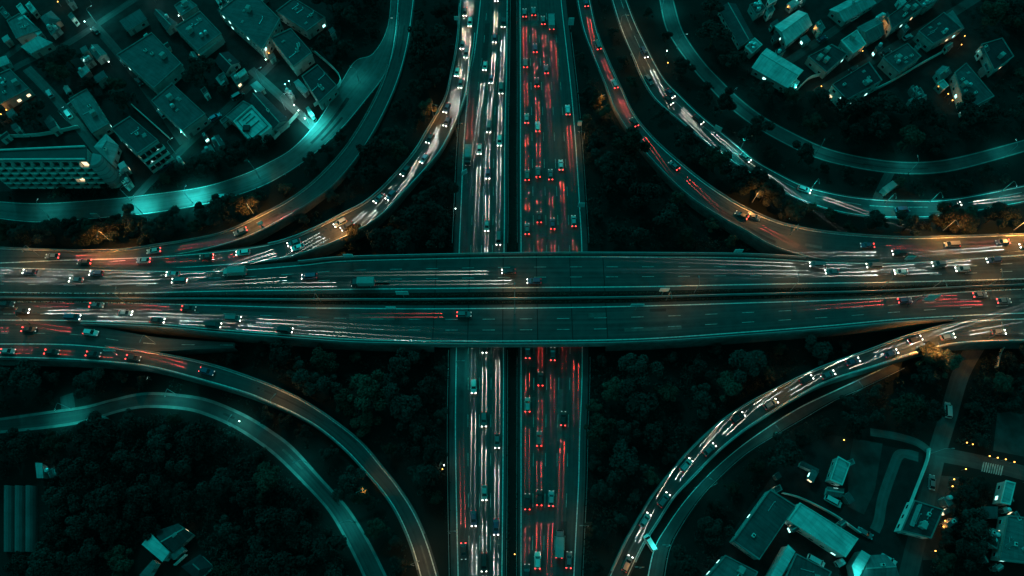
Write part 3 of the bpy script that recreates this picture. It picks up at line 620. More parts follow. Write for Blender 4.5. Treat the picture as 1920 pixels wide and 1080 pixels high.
scatter([(1345, -10), (1840, -10), (1890, 130), (1820, 210), (1690, 212), (1560, 190), (1420, 125)], -32, 26, 22, ('pale', 'mid', 'dim', 'dim', 'dark', 'mid'))
scatter([(1480, 870), (1730, 860), (1920, 920), (1920, 1075), (1330, 1075), (1400, 930)], -30, 16, 23, ('pale', 'mid', 'dim', 'mid', 'dim'))
# fittings on the white roof
hh = 7*.72-.34
for a, b in (((445, 226), (472, 203)), ((472, 203), (502, 236)), ((502, 236), (473, 260)), ((473, 260), (445, 226)), ((455, 226), (470, 213)), ((461, 232), (478, 218)), ((468, 241), (486, 226))):
    q = MB(); q.bar(at(*a, hh+.1), at(*b, hh+.1), .3, .3); part_of(q.obj('roof_curb', M['wall_dark']), W)
q = MB(); p = at(463, 242, hh); q.box(p.x-1.2, p.x+1.2, p.y-1.2, p.y+1.2, hh, hh+1.0); part_of(q.obj('stair_house', M['dark']), W)
# apartment block with balconies
apt = empty('apartment_block', at(70, 320, 0)); tag(apt, 'long apartment block with a pale grid of balconies', 'apartment block', exact=True); BLD.append(('the long apartment block', at(70, 320, 0)))
AH = 17.0
ta, tb, tc, td = at(-40, 300, AH), at(160, 299, AH), at(160, 275, AH), at(-40, 284, AH)
def apart(name, q, m): return part_of(q.obj(name, M[m]), apt)
q = MB(); q.prism([(p.x, p.y) for p in (ta, tb, tc, td)], -.1, AH-.4); apart('wall', q, 'wall')
q = MB(); q.prism([(p.x, p.y) for p in (ta+Vector((0, -.3, 0)), tb+Vector((.3, -.3, 0)), tc+Vector((.3, .3, 0)), td+Vector((0, .3, 0)))], AH-.4, AH); apart('roof', q, 'dim')
q = MB(); q.bar(ta+Vector((0, 0, .3)), tb+Vector((0, 0, .3)), .4, .6); apart('parapet', q, 'wall_pale')
q = MB(); q.bar(tc+Vector((0, 0, .3)), td+Vector((0, 0, .3)), .4, .6); apart('parapet', q, 'wall_pale')
d = (tb-ta); LN = d.length; d.normalize(); nn = Vector((d.y, -d.x, 0)); AR = math.atan2(d.y, d.x)
q = MB(); q.box(-1.35, 1.35, -1.3, 0, 0, .18); q.box(-1.35, 1.35, -1.3, -1.18, .18, 1.05); q.box(-1.35, -1.23, -1.3, 0, .18, 2.5); q.box(1.23, 1.35, -1.3, 0, .18, 1.05); q.box(-.9, .9, -.06, .03, .3, 2.3, 1)
bal = q.mesh('balcony', [M['wall_pale'], M['window']]); nb = int(LN/3.3); q.m = [2 if x == 1 else x for x in q.m]; bal2 = q.mesh('balcony', [M['wall_pale'], M['window'], M['window_lit']]); bpy.context.view_layer.update(); inv = apt.matrix_world.inverted()  # bal2 carries an invented lit pane, added for variety
for f in range(5):
    for j in range(nb):
        p = ta+d*(j+.6)*LN/nb; p.z = .8+f*3.1; place('balcony', bal2 if (j*7+f*5) % 29 == 3 else bal, apt, inv @ (p+nn*.02), AR)
q = MB(); x0 = tb+Vector((.4, 0, 0))
ring = [(x0.x, x0.y-1.2), (x0.x+2.4, x0.y-.6), (x0.x+3.6, x0.y+1.2), (x0.x+3.2, x0.y+3.2), (x0.x, x0.y+4)]
q.prism(ring, -.1, AH-2); apart('stair_tower', q, 'pale')
for k in range(6):
    q = MB(); q.prism([(a+(.06 if i in (1, 2, 3) else 0), b-.06) for i, (a, b) in enumerate(ring)], 1.5+k*2.4, 1.7+k*2.4); apart('tower_band', q, 'wall_dark')
FOOT.append((at(70, 320).x, at(70, 320).y, 14)); FOOT.append((at(160, 320).x, at(160, 320).y, 10)); FOOT.append((at(0, 320).x, at(0, 320).y, 14))
# slatted balconies of the orange-lit apartment house
oa = [o for o in COL.objects if o.get('label', '').startswith('dark apartment house')][0]
e0, e1 = at(258, 288, 12), at(296, 262, 12); bpy.context.view_layer.update(); inv = oa.matrix_world.inverted(); dd = (e1-e0).normalized(); AR2 = math.atan2(dd.y, dd.x)
for f in range(3):
    for j in range(4):
        p = e0.lerp(e1, (j+.5)/4); p.z = 1.2+f*3.4; place('balcony', bal, oa, inv @ (p+Vector((dd.y, -dd.x, 0))*.1), AR2)
# northeast housing
B('bright gabled house with a two-tone roof near the top edge', [(1457, 42), (1500, 14), (1525, 40), (1478, 78)], 7, 'gable', 'bright', ridge=0)
B('largest bright gabled hall of the northeast housing', [(1415, 120), (1442, 85), (1508, 125), (1480, 157)], 8, 'gable', 'bright', name='hall')
B('small pale square roof beside the bright gabled hall', [(1397, 87), (1415, 70), (1430, 83), (1410, 100)], 5, roof='pale')
B('dark terrace nearest the wooded ring road', [(1350, 12), (1382, 3), (1415, 65), (1390, 80)], 6, 'gable', 'dark')
B('dim square roof near the top of the northeast housing', [(1405, 8), (1425, 0), (1437, 15), (1417, 28)], 5, roof='dim')
B('broad mid-grey gabled hall at the top edge', [(1560, 12), (1612, -15), (1645, 0), (1587, 34)], 7, 'gable', 'pale', name='hall')
B('bright square house with an L-shaped pale roof', [(1577, 75), (1607, 55), (1625, 82), (1600, 100)], 7, roof='pale', units=1)
B('dark flat hall across from the L-shaped roof', [(1665, 30), (1715, -5), (1732, 12), (1672, 54)], 7, roof='dark', name='hall')
B('grey house with a warm-lit side passage', [(1612, 45), (1645, 28), (1662, 57), (1632, 75)], 6, 'gable', 'mid', lit=.2)
B('dark house behind the bright gabled hall', [(1515, 105), (1560, 82), (1590, 100), (1550, 135)], 6, roof='dark')
B('long black-roofed block with a lit end wall', [(1560, 158), (1630, 115), (1655, 150), (1588, 187)], 9, roof='vdark', lit=.2, wall='wall_pale')
B('dim two-part roof beside the black-roofed block', [(1655, 107), (1702, 80), (1728, 105), (1685, 135)], 7, roof='dim')
B('dark roof with pale rim near the orange lights', [(1722, 58), (1770, 22), (1805, 52), (1750, 82)], 7, roof='dark')
B('pale terrace strip at the end of the pale-rimmed roof', [(1775, 28), (1786, 20), (1808, 52), (1796, 62)], 5, 'shed', 'mid', units=0, name='annexe')
B('small grey cottage at the lower end of northeast housing', [(1705, 185), (1732, 172), (1740, 186), (1717, 200)], 4.5, 'gable', 'mid')
B('little pale roof under the white floodlight', [(1757, 155), (1769, 148), (1780, 160), (1769, 168)], 4.5, roof='pale', units=0)
B('grey house beside the white floodlight', [(1757, 132), (1770, 120), (1787, 133), (1767, 148)], 5.5, 'gable', 'mid')
B('large dim roof at the east end of the housing', [(1790, 135), (1812, 117), (1865, 180), (1812, 207)], 6.5, roof='dim')
B('blackish isolated roof among the eastern trees', [(1840, 82), (1880, 70), (1902, 105), (1865, 132)], 6, roof='vdark', units=1)
B('small pale garage beside the warm-lit lane', [(1500, 72), (1512, 66), (1520, 76), (1508, 82)], 3.5, 'shed', 'mid', units=0, name='garage')
B('bright-roofed shed under the white lamp at top edge', [(1475, 8), (1492, -3), (1500, 6), (1484, 16)], 4, 'shed', 'pale', units=0, name='shed')
B('pale house at the top edge beside the dark flat hall', [(1722, 5), (1745, -12), (1760, -2), (1738, 14)], 6, roof='mid')
B('lit glass-roofed strip beside the bright gabled hall', [(1478, 165), (1492, 148), (1500, 153), (1486, 171)], 4, 'shed', 'bright', units=0, win=False, name='annexe')
# southeast housing
B('brightest long flat roof in the southeast housing', [(1477, 974), (1500, 942), (1610, 1010), (1586, 1045)], 8, roof='bright', units=0, wall='wall_pale', name='warehouse')
B('big dark warehouse beside the brightest long roof', [(1375, 1015), (1445, 917), (1493, 948), (1424, 1050)], 7, roof='dim', units=2, name='warehouse')
B('pale barrel strip along the bottom dark hall', [(1440, 1088), (1477, 1022), (1491, 1035), (1460, 1090)], 7, 'shed', 'bright', units=0, win=False, name='annexe')
B('dark square hall at the bottom edge', [(1493, 1037), (1560, 1072), (1540, 1120), (1465, 1100)], 7.5, roof='dim', name='hall')
B('grey hall with pale rim at the bottom edge', [(1322, 1085), (1360, 1040), (1422, 1072), (1400, 1115)], 6, roof='mid', name='hall')
B('gleaming narrow roof lit at its bottom end', [(1597, 1060), (1615, 1032), (1632, 1042), (1605, 1092)], 6, 'shed', 'bright', units=0, win=False, name='annexe')
B('mid-grey gabled hall beside the gleaming narrow roof', [(1634, 1042), (1665, 1040), (1692, 1085), (1615, 1090)], 6, 'gable', 'mid', name='hall')
B('pale rectangular house beside the bare plot', [(1557, 900), (1572, 855), (1595, 868), (1580, 910)], 6, roof='pale', units=0)
B('cluttered low sheds below the pale rectangular house', [(1553, 912), (1584, 916), (1578, 932), (1550, 927)], 3.5, 'gable', 'mid', name='shed', units=0)
B('small grey hut among the trees near bare plot', [(1515, 898), (1522, 880), (1535, 885), (1525, 905)], 3.5, 'shed', 'mid', units=0, name='hut')
B('narrow grey canopy beside the small grey hut', [(1503, 864), (1535, 880), (1533, 888), (1500, 872)], 3.5, 'shed', 'dim', units=0, win=False, name='canopy')
B('dark roofed villa with pale parapet walls', [(1690, 995), (1715, 937), (1770, 955), (1747, 1010)], 6.5, roof='dark', wall='wall_pale', name='villa')
B('pale inner wing of the pale-walled villa', [(1707, 985), (1722, 945), (1729, 947), (1714, 987)], 7, 'shed', 'pale', units=0, win=False, name='wing')
B('tall pale house at the far lower border', [(1877, 943), (1887, 900), (1905, 905), (1895, 947)], 6, roof='pale', units=0)
B('wide mid-grey house cut by the lower border', [(1875, 1050), (1890, 965), (1940, 972), (1940, 1057)], 6.5, roof='mid')
B('cluttered grey house beside the wide border house', [(1845, 1015), (1862, 990), (1878, 998), (1870, 1030)], 5, 'flat', 'dim')
B('low dim shed above the cluttered grey house', [(1840, 950), (1870, 950), (1870, 972), (1845, 972)], 4, 'shed', 'dim', units=0, name='shed')
B('small round-ended tank house by the brightest roof', [(1568, 1053), (1580, 1046), (1588, 1056), (1575, 1064)], 4, 'hip', 'pale', name='hut')
# southwest farm buildings
B('bright tilted roof in the southwest woods', [(267, 1021), (284, 1001), (317, 1035), (304, 1053)], 6, 'shed', 'bright', units=0, name='farmhouse')
B('dark blue-black barn beside the bright tilted roof', [(285, 997), (330, 982), (357, 1002), (322, 1034)], 6, 'gable', 'dark', name='barn')
B('small pale shed in the southwest trees', [(67, 868), (80, 869), (81, 896), (69, 896)], 4, 'shed', 'pale', units=0, name='shed')
B('cluttered hut beside the small pale shed', [(87, 882), (100, 876), (104, 890), (92, 896)], 3.5, 'hip', 'mid', name='hut')
B('little bright roof at the bottom edge below the barn', [(262, 1078), (287, 1050), (293, 1055), (275, 1085)], 4.5, 'shed', 'mid', units=0)
B('narrow pale lean-to beside the dark barn', [(318, 1042), (342, 1025), (347, 1031), (325, 1050)], 3.5, 'shed', 'mid', units=0, name='shed')
B('dark pyramid-roofed cabin near the bottom edge', [(338, 1062), (372, 1040), (395, 1062), (368, 1088)], 5, 'hip', 'vdark', name='cabin')
# greenhouse rows
gh = empty('greenhouse', at(40, 970, 0)); tag(gh, 'long ribbed greenhouse at the southwest border', 'greenhouse', exact=True)
for k in range(3):
    x0, x1 = 12+k*20, 31+k*20; q = MB(); secs = []
    a0, a1, b0, b1 = at(x0, 912), at(x1, 912), at(x0, 1035), at(x1, 1035)
    for t in np.linspace(0, 1, 9):
        L0, L1 = a0.lerp(b0, t), a1.lerp(b1, t); secs.append([L0.lerp(L1, .5-.5*math.cos(math.pi*j/8))+Vector((0, 0, 2.6*math.sin(math.pi*j/8)-.05)) for j in range(9)])
    q.loft(secs); part_of(q.obj('bay', M['mid']), gh)
FOOT.append((at(40, 970).x, at(40, 970).y, 9))
# garden walls
for lab, pts in (('garden wall beside the white-roofed depot', [(515, 262), (560, 215)]), ('garden wall along the very dark hall', [(590, 200), (640, 152), (585, 95)]), ('boundary wall behind the apartment block', [(0, 258), (75, 255), (150, 240)]), ('plot wall beside the grey hall', [(250, 200), (320, 262)]), ('curved garden wall near the bright gabled hall', [(1492, 172), (1515, 150), (1535, 143)]), ('long wall below the black-roofed block', [(1600, 187), (1660, 160), (1720, 125), (1765, 100)]), ('plot wall of the pale-walled villa', [(1683, 1000), (1712, 925), (1735, 865), (1738, 842)]), ('plot wall behind the brightest long roof', [(1465, 925), (1500, 935), (1560, 965), (1610, 1000)]), ('low wall beside the cabin', [(330, 1060), (352, 1040)]), ('plot wall around the pond corner', [(1865, 690), (1880, 652), (1930, 648)])):
    P = cr([at(x, y, 0) for x, y in pts], 6); o = sweep(P, [(-.12, -.1), (.12, -.1), (.12, 1.7), (-.12, 1.7)]).obj('garden_wall', M['wall_pale']); tag(o, 'pale '+lab, 'wall', exact=True)
FP = np.array(FOOT)
def foot_gap(x, y): return float(np.min(np.hypot(FP[:, 0]-x, FP[:, 1]-y)-FP[:, 2]))
# ------------------------------------------------------------------ trees, undergrowth, hedges
ZONES = [
 ('wood between the northwest ramps', [(780, 0), (852, 0), (842, 130), (800, 225), (700, 345), (600, 415), (545, 425), (590, 385), (690, 285), (745, 180), (770, 80)], 34),
 ('northwest wood beside southbound carriageway', [(858, 275), (856, 462), (660, 468), (690, 425), (760, 365), (820, 300)], 38),
 ('northeast wood beside northbound carriageway', [(1080, 110), (1105, 120), (1150, 235), (1240, 335), (1340, 415), (1460, 475), (1105, 462), (1092, 320), (1075, 180)], 42),
 ('wood between northeast ramp and loop', [(1110, 0), (1140, 0), (1180, 130), (1260, 230), (1380, 320), (1500, 388), (1600, 418), (1900, 412), (1900, 436), (1600, 436), (1480, 415), (1380, 370), (1270, 290), (1190, 195), (1140, 85)], 34),
 ('wood between loop and ring road', [(1185, 10), (1230, 10), (1270, 110), (1360, 215), (1480, 288), (1640, 335), (1900, 300), (1900, 340), (1750, 368), (1600, 362), (1450, 310), (1330, 220), (1230, 110)], 38),
 ('wood inside northeast ring road', [(1285, 10), (1335, 10), (1395, 110), (1500, 185), (1700, 220), (1870, 160), (1920, 100), (1920, 245), (1740, 290), (1600, 280), (1450, 220), (1330, 110)], 42),
 ('grove at the far northeast corner', [(1770, 0), (1920, 0), (1920, 70), (1900, 60), (1840, 75), (1815, 40)], 40),
 ('wood between bright street and ramp', [(0, 425), (60, 428), (300, 410), (470, 380), (560, 335), (660, 245), (705, 185), (690, 225), (600, 325), (490, 398), (400, 430), (250, 458), (0, 460)], 34),
 ('grove beside the top northwest ramp', [(610, 0), (735, 0), (725, 60), (655, 100), (640, 130), (590, 100), (615, 40)], 36),
 ('grove between depot and bright street', [(275, 345), (420, 265), (540, 255), (480, 300), (380, 345), (290, 360)], 36),
 ('strip below the apartment block', [(10, 350), (230, 345), (225, 368), (0, 374)], 30),
 ('gardens of the northwest houses', [(120, 120), (200, 140), (260, 190), (230, 220), (130, 150), (0, 200), (100, 240), (0, 270), (0, 205), (110, 110)], 30),
 ('grove behind the square warehouse', [(350, 120), (400, 95), (470, 120), (420, 180), (360, 160)], 28),
 ('southwest wood beside southbound carriageway', [(350, 655), (500, 655), (842, 670), (840, 1010), (805, 950), (740, 860), (650, 780), (520, 710), (400, 675)], 44),
 ('wood between southwest ramp and road', [(0, 682), (280, 700), (420, 730), (540, 782), (640, 865), (740, 985), (780, 1080), (730, 1080), (690, 985), (600, 875), (500, 795), (400, 742), (280, 725), (150, 750), (0, 775)], 38),
 ('wood inside southwest service road', [(0, 825), (150, 805), (300, 785), (420, 805), (520, 875), (620, 990), (660, 1080), (410, 1080), (395, 1040), (340, 975), (270, 990), (240, 1080), (0, 1080), (90, 1030), (90, 910), (120, 880), (60, 855), (0, 900)], 50),
 ('southeast wood beside northbound carriageway', [(1105, 668), (1560, 655), (1620, 650), (1500, 690), (1380, 750), (1280, 830), (1200, 940), (1140, 1050), (1092, 1080), (1098, 900), (1108, 800)], 46),
 ('wood behind southeast service road', [(1700, 670), (1790, 662), (1770, 700), (1745, 790), (1735, 815), (1640, 800), (1560, 815), (1480, 850), (1410, 940), (1370, 1010), (1310, 1080), (1255, 1080), (1290, 1000), (1400, 870), (1500, 790), (1620, 725)], 42),
 ('wood at the lower eastern border', [(1830, 660), (1920, 650), (1920, 760), (1860, 770), (1855, 840), (1790, 830), (1790, 760), (1815, 700)], 42),
 ('gardens of the lower border houses', [(1770, 900), (1840, 900), (1870, 930), (1830, 960), (1840, 1040), (1870, 1070), (1740, 1080), (1780, 960)], 40)]
nt = 0; UNDER = MB(); ur = random.Random(5)
for zi, (zname, poly, sp) in enumerate(ZONES):
    xs = [p[0] for p in poly]; ys = [p[1] for p in poly]; placed = []
    for _ in range(2600):
        x, y = rng.uniform(min(xs), max(xs)), rng.uniform(min(ys), max(ys))
        if not inpoly(x, y, poly) or any((x-a)**2+(y-b)**2 < sp*sp for a, b in placed): continue
        p = at(x, y, 0)
        sc = rng.uniform(.85, 1.6); gap = road_gap(p.x, p.y)
        if gap < 1.4+2.4*sc:
            sc = .6
            if gap < 2.4: continue
        if foot_gap(p.x, p.y) < 1.0+1.8*sc or foot_gap(p.x, p.y-4) < .5: continue
        placed.append((x, y)); k = rng.choice((0, 1, 2, 3, 0, 1, 2, 3, 4, 5)); tr, crn = TREES[k]
        root = empty('tree', p, rng.uniform(0, 6.28)); root.scale = (sc, sc, sc*rng.uniform(.85, 1.15))
        place('trunk', tr, root); place('crown', crn, root)
        size = 'small' if sc < .8 else 'large' if sc > 1.25 else 'midsized'
        tag(root, '%s %s tree in %s' % (size, 'olive' if k > 3 else 'green', zname), 'tree', 'trees of the '+zname); nt += 1
    area = .5*abs(sum(poly[i][0]*poly[(i+1) % len(poly)][1]-poly[(i+1) % len(poly)][0]*poly[i][1] for i in range(len(poly))))
    for _ in range(int(area/42)):
        x, y = ur.uniform(min(xs), max(xs)), ur.uniform(min(ys), max(ys))
        if not inpoly(x, y, poly): continue
        p = at(x, y, 0)
        if road_gap(p.x, p.y) < 1.3 or foot_gap(p.x, p.y) < -1: continue
        s = ur.uniform(.5, 2.1); leafquads(UNDER, (p.x, p.y, s*.55), s, s, s*.9, int(6+7*s), .6, ur, .2)
struct(place('undergrowth', UNDER.mesh('undergrowth', M['under'], fix=False)), 'stuff')
print('TREES', nt, 'UNDER', len(UNDER.f))
def hedge(P, w, h, label, dens=9, name='hedge', m='leaf_hedge', period=2.6):
    q = MB(); r = random.Random(label); s = 0
    for a, b in zip(P, P[1:]):
        L = (b-a).length; n = max(1, int(L/.55))
        for k in range(n):
            p = a.lerp(b, (k+r.random())/n); s += L/n; f = .72+.3*math.sin(s*2*math.pi/period)+r.uniform(-.12, .12)
            leafquads(q, (p.x+r.uniform(-.1, .1), p.y, p.z+h*.45), w/2*f, w/2*f, h*.55*f, dens, .42, r, .3)
    o = place(name, q.mesh(name, M[m], fix=False)); tag(o, label, 'hedge', exact=True)
for lo, hi, nm in ((-30, 468, 'above'), (658, 1110, 'below')):
    for px, side in ((954.5, 'white'), (968, 'red')):
        P = [at(px-(2 if lo > 600 else 0)*(1 if px < 960 else -0.6), y, .1) for y in np.linspace(lo, hi, 34)]
        hedge(P, 1.5, 1.2, 'clipped bumpy median hedge on the %s-lit side %s the overpass' % (side, nm), 7)
hedge([p+Vector((0, 1.15, .0)) for p in mid], 1.5, 1.0, 'dark hedge beside the upper crossing carriageway', 8)
hedge([p+Vector((0, -1.5, .0)) for p in mid], 1.2, .9, 'dark hedge beside the lower crossing carriageway', 7)
# ------------------------------------------------------------------ lamps
def spot_data(name, energy, col, size, blend, radius=.15):
    l = bpy.data.lights.new(name, 'SPOT'); l.energy = energy*(.62 if name == 'lamp_light' and col[0] > .9 else .75 if name == 'lamp_light' else 1); l.color = col; l.spot_size = R(size); l.spot_blend = blend; l.shadow_soft_size = radius; return l
ORANGE, TEAL, WHITE = (1, .40, .085), (.04, 1, .93), (.5, 1, .9)
LCOL = {'o': ORANGE, 't': TEAL, 'w': WHITE}; LMAT = {'o': 'sodium', 't': 'tealled', 'w': 'whitelamp'}
def lamp_parts():
    q = MB(); q.tube([(0, 0, -.1), (0, 0, .5), (0, 0, 8.4)], [.16, .12, .07], 8); pole = q.mesh('pole', M['pole'], True)
    q = MB(); q.tube([(0, 0, 8.35), (.5, 0, 8.85), (1.9, 0, 9.05)], [.06, .05, .045], 7); arm = q.mesh('arm', M['pole'], True)
    q = MB(); q.loft([[(x, y*w, z) for y, z in ((-1, 9.0), (1, 9.0), (1, 9.1), (.5, 9.16), (-.5, 9.16), (-1, 9.1))] for x, w in ((1.75, .1), (2.1, .17), (2.6, .15), (2.75, .06))]); head = q.mesh('lamp_head', M['pole'])
    le = {}
    for k in 'otw':
        q = MB(); q.prism([(1.98, -.13), (2.6, -.12), (2.6, .12), (1.98, .13)], 8.93, 8.997); le[k] = q.mesh('lens', M[LMAT[k]])
    return pole, arm, head, le
LP = lamp_parts(); LCACHE = {}
def street_lamp(px, py, z, c, e, ang, where, h=.85):
    p = at(px, py, z); a = R(ang); base = p-Vector((math.cos(a), math.sin(a), 0))*2.3; 
    root = empty('street_lamp', base, a); root.scale = (1, 1, h)
    place('pole', LP[0], root); place('arm', LP[1], root); hd = place('lamp_head', LP[2], root); place('lens', LP[3][c], hd)
    k = (c, e)
    if k not in LCACHE: LCACHE[k] = spot_data('lamp_light', 5200*e, LCOL[c], 140 if c == 'o' else 118, .6 if c == 'o' else .9, .2)
    l = bpy.data.objects.new('lamp_light', LCACHE[k]); COL.objects.link(l); l.parent = root; l.location = (2.3, 0, 8.88)
    tag(root, {'o': 'orange', 't': 'teal-white', 'w': 'white'}[c]+' street lamp '+where, 'street lamp', 'street lamps')
LAMPS = [
 (205, 463, ZB, 'o', 3.54, -85, 'on the northwest ramp'), (480, 410, 4.4, 'o', 2.62, -60, 'on the northwest ramp'), (650, 440, 4.6, 'o', 2.87, 120, 'on the inner northwest ramp'), (822, 222, .8, 'o', 0.80, -30, 'on the inner northwest ramp'),
 (1128, 203, .5, 'o', 1.10, 20, 'beside the northeast ramp'), (1408, 389, 5.2, 'o', 2.14, -110, 'on the northeast ramp'), (1772, 443, ZB, 'o', 4.08, -90, 'on the northeast ramp'), (1905, 442, ZB, 'o', 4.49, -90, 'on the northeast ramp'),
 (1735, 660, 6.0, 'o', 4.08, 95, 'on the southeast ramp'), (965, 549, ZB, 'o', 0.52, 90, 'in the overpass median'), (965, 575, ZB, 'w', .12, 90, 'in the overpass median'), (240, 557, ZB, 'o', 0.65, 90, 'in the overpass median'),
 (868, 255, .1, 'o', .35, 0, 'beside the white-lit carriageway'), (1082, 270, .1, 'o', .5, 180, 'beside the red-lit carriageway'), (70, 490, ZB, 'o', 1.02, -90, 'on the westbound carriageway'), (60, 595, ZB, 'o', 0.65, 90, 'on the eastbound carriageway'),
 (1300, 537, ZB, 'o', 0.38, 90, 'in the overpass median'), (1480, 533, ZB, 'o', 0.45, 90, 'in the overpass median'), (1650, 528, ZB, 'o', 0.88, 90, 'in the overpass median'), (1850, 524, ZB, 'o', 1.02, 90, 'in the overpass median'), (600, 578, ZB, 'o', 0.30, -90, 'in the overpass median'), (1250, 575, ZB, 'o', 0.22, -90, 'in the overpass median'), (1750, 553, ZB, 'o', 0.38, -90, 'in the overpass median'),
 (285, 655, 6.2, 'o', .7, -100, 'on the southwest ramp'), (530, 752, 4.0, 'o', .5, 50, 'on the southwest ramp'), (790, 1055, .3, 'o', .5, 20, 'on the southwest ramp'), (1465, 742, 4.2, 'o', .45, -60, 'on the southeast ramp'),
 (1172, 55, .12, 'o', .5, 0, 'beside the northeast loop'), (1205, 120, .12, 'o', .6, 0, 'beside the northeast loop'), (1480, 450, 6.3, 'o', 1.02, -110, 'on the northeast ramp'), (1850, 622, 6.4, 'o', 1.36, 90, 'on the southeast ramp'), (858, 1000, .1, 'o', .15, 0, 'beside the white-lit carriageway'), (1085, 990, .1, 'o', .15, 180, 'beside the red-lit carriageway'), (690, 925, .3, 'o', 0.36, 20, 'in the trees beside the southwest ramp'), (1412, 688, 0, 'o', 0.40, 60, 'in the southeast wood'), (1185, 1065, .1, 'o', .25, 180, 'on the southeast ramp'),
 (588, 240, .05, 't', 4.37, -40, 'on the bright teal street'), (365, 370, .05, 't', 3.80, 80, 'on the bright teal street'), (270, 390, .05, 't', 2.85, 90, 'on the bright teal street'), (95, 395, .05, 't', 0.56, 90, 'on the bright teal street'), (665, 150, .05, 't', 0.48, 150, 'on the bright teal street'), (480, 325, .05, 't', 0.56, 130, 'on the bright teal street'), (740, 60, .1, 't', .3, 180, 'beside the northwest ramp'),
 (130, 780, .06, 't', 0.91, -90, 'on the southwest service road'), (330, 754, .06, 't', 0.63, -90, 'on the southwest service road'), (450, 790, .06, 't', 0.56, 60, 'on the southwest service road'), (565, 875, .06, 't', 0.63, 200, 'on the southwest service road'), (650, 985, .06, 't', 0.63, 200, 'on the southwest service road'),
 (872, 690, .1, 't', .4, 0, 'beside the white-lit carriageway'), (1385, 285, .12, 't', .9, -120, 'beside the northeast loop'), (1520, 365, .12, 't', .8, -100, 'beside the northeast loop'), (1660, 392, .12, 't', .9, -100, 'beside the northeast loop'), (1745, 390, .12, 't', .9, -90, 'beside the northeast loop'), (1880, 370, .12, 't', .7, -90, 'beside the northeast loop'),
 (1250, 20, .09, 't', .7, 0, 'on the ring road'), (1280, 90, .09, 't', .6, 0, 'on the ring road'), (1370, 190, .09, 't', .5, 40, 'on the ring road'), (1530, 285, .09, 't', .4, 60, 'on the ring road'), (1700, 315, .09, 't', .5, 90, 'on the ring road'), (1880, 285, .09, 't', .5, 90, 'on the ring road'),
 (1235, 1025, .05, 't', 0.30, 180, 'on the southeast service road'), (1320, 905, .05, 't', 0.27, 150, 'on the southeast service road'), (1440, 810, .05, 't', 0.27, 130, 'on the southeast service road'), (1590, 728, .05, 't', 0.27, 120, 'on the southeast service road'), (1760, 850, .04, 't', .3, 0, 'at the southeast street corner'),
 (340, 282, .04, 't', .6, 40, 'on the slanting housing street'), (255, 368, .04, 't', .5, 40, 'on the slanting housing street'), (545, 200, .04, 'w', .7, 40, 'on the bright slanting lane'), (500, 152, .04, 't', .5, 40, 'on the bright slanting lane'), (190, 38, .03, 't', .8, 40, 'on the top housing street'), (140, 225, .03, 't', .25, 40, 'on the pale housing lane'), (1595, 1075, .0, 't', .22, 60, 'beside the gleaming narrow roof')]
for a in LAMPS: street_lamp(*a)
for px, py, sc, where in ((190, 452, 1.55, 'the northwest ramp'), (222, 450, 1.5, 'the northwest ramp'), (462, 400, 1.2, 'the northwest ramp'), (484, 393, 1.15, 'the northwest ramp'), (672, 452, 1.15, 'the inner northwest ramp'), (805, 216, .95, 'the inner northwest ramp'), (1116, 204, 1.0, 'the northeast ramp'), (1132, 222, .95, 'the northeast ramp'), (1425, 378, 1.35, 'the northeast ramp'), (1403, 362, 1.2, 'the northeast ramp'), (1755, 427, 1.5, 'the northeast ramp'), (1790, 428, 1.5, 'the northeast ramp'), (1722, 682, 1.5, 'the southeast ramp'), (1750, 690, 1.55, 'the southeast ramp'), (1408, 692, 1.05, 'the southeast wood'), (684, 930, 1.0, 'the southwest ramp')):
    p = at(px, py, 0); root = empty('tree', p, px*.7); root.scale = (sc*.8, sc*.8, sc); place('trunk', TREES[4+px % 2][0], root); place('crown', TREES[4+px % 2][1], root)
    tag(root, 'olive tree lit by the orange lamp of '+where, 'tree', 'lamp-lit trees')
# small garden and porch lamps
q = MB(); q.tube([(0, 0, -.05), (0, 0, 2.3)], [.05, .04], 6); gpole = q.mesh('post', M['pole'])
gl = {}
for k in 'otw':
    q = MB(); q.tube([(0, 0, 2.3), (0, 0, 2.38), (0, 0, 2.62), (0, 0, 2.72)], [.06, .17, .17, .05], 9); gl[k] = q.mesh('globe', M[LMAT[k]], True)
gdat = {}
def garden_lamp(px, py, c, e, z=0):
    p = at(px, py, z); root = empty('garden_lamp', p); place('post', gpole, root); place('globe', gl[c], root)
    if (c, e) not in gdat:
        l = bpy.data.lights.new('globe_light', 'POINT'); l.energy = (60 if c == 'o' else 130)*e; l.color = LCOL[c]; l.shadow_soft_size = .25; gdat[(c, e)] = l
    l = bpy.data.objects.new('globe_light', gdat[(c, e)]); COL.objects.link(l); l.parent = root; l.location = (0, 0, 3.0)
    nb = min(BLD, key=lambda b: (b[1]-p).length)[0]
    for w in (' in the ', ' cut ', ' and ', ' to ', ' of the ', ' at the ', ' with ', ' beside ', ' below ', ' near ', ' along ', ' against ', ' under ', ' behind ', ' east ', ' south ', ' between ', ' nearest ', ' across ', ' among ', ' on the ', ' by '): nb = nb.split(w)[0]
    nb = ' '.join(nb.split()[:7])
    tag(root, '%s garden lamp near the %s' % ({'o': 'warm orange', 't': 'teal-white', 'w': 'white'}[c], nb), 'garden lamp', 'garden lamps')
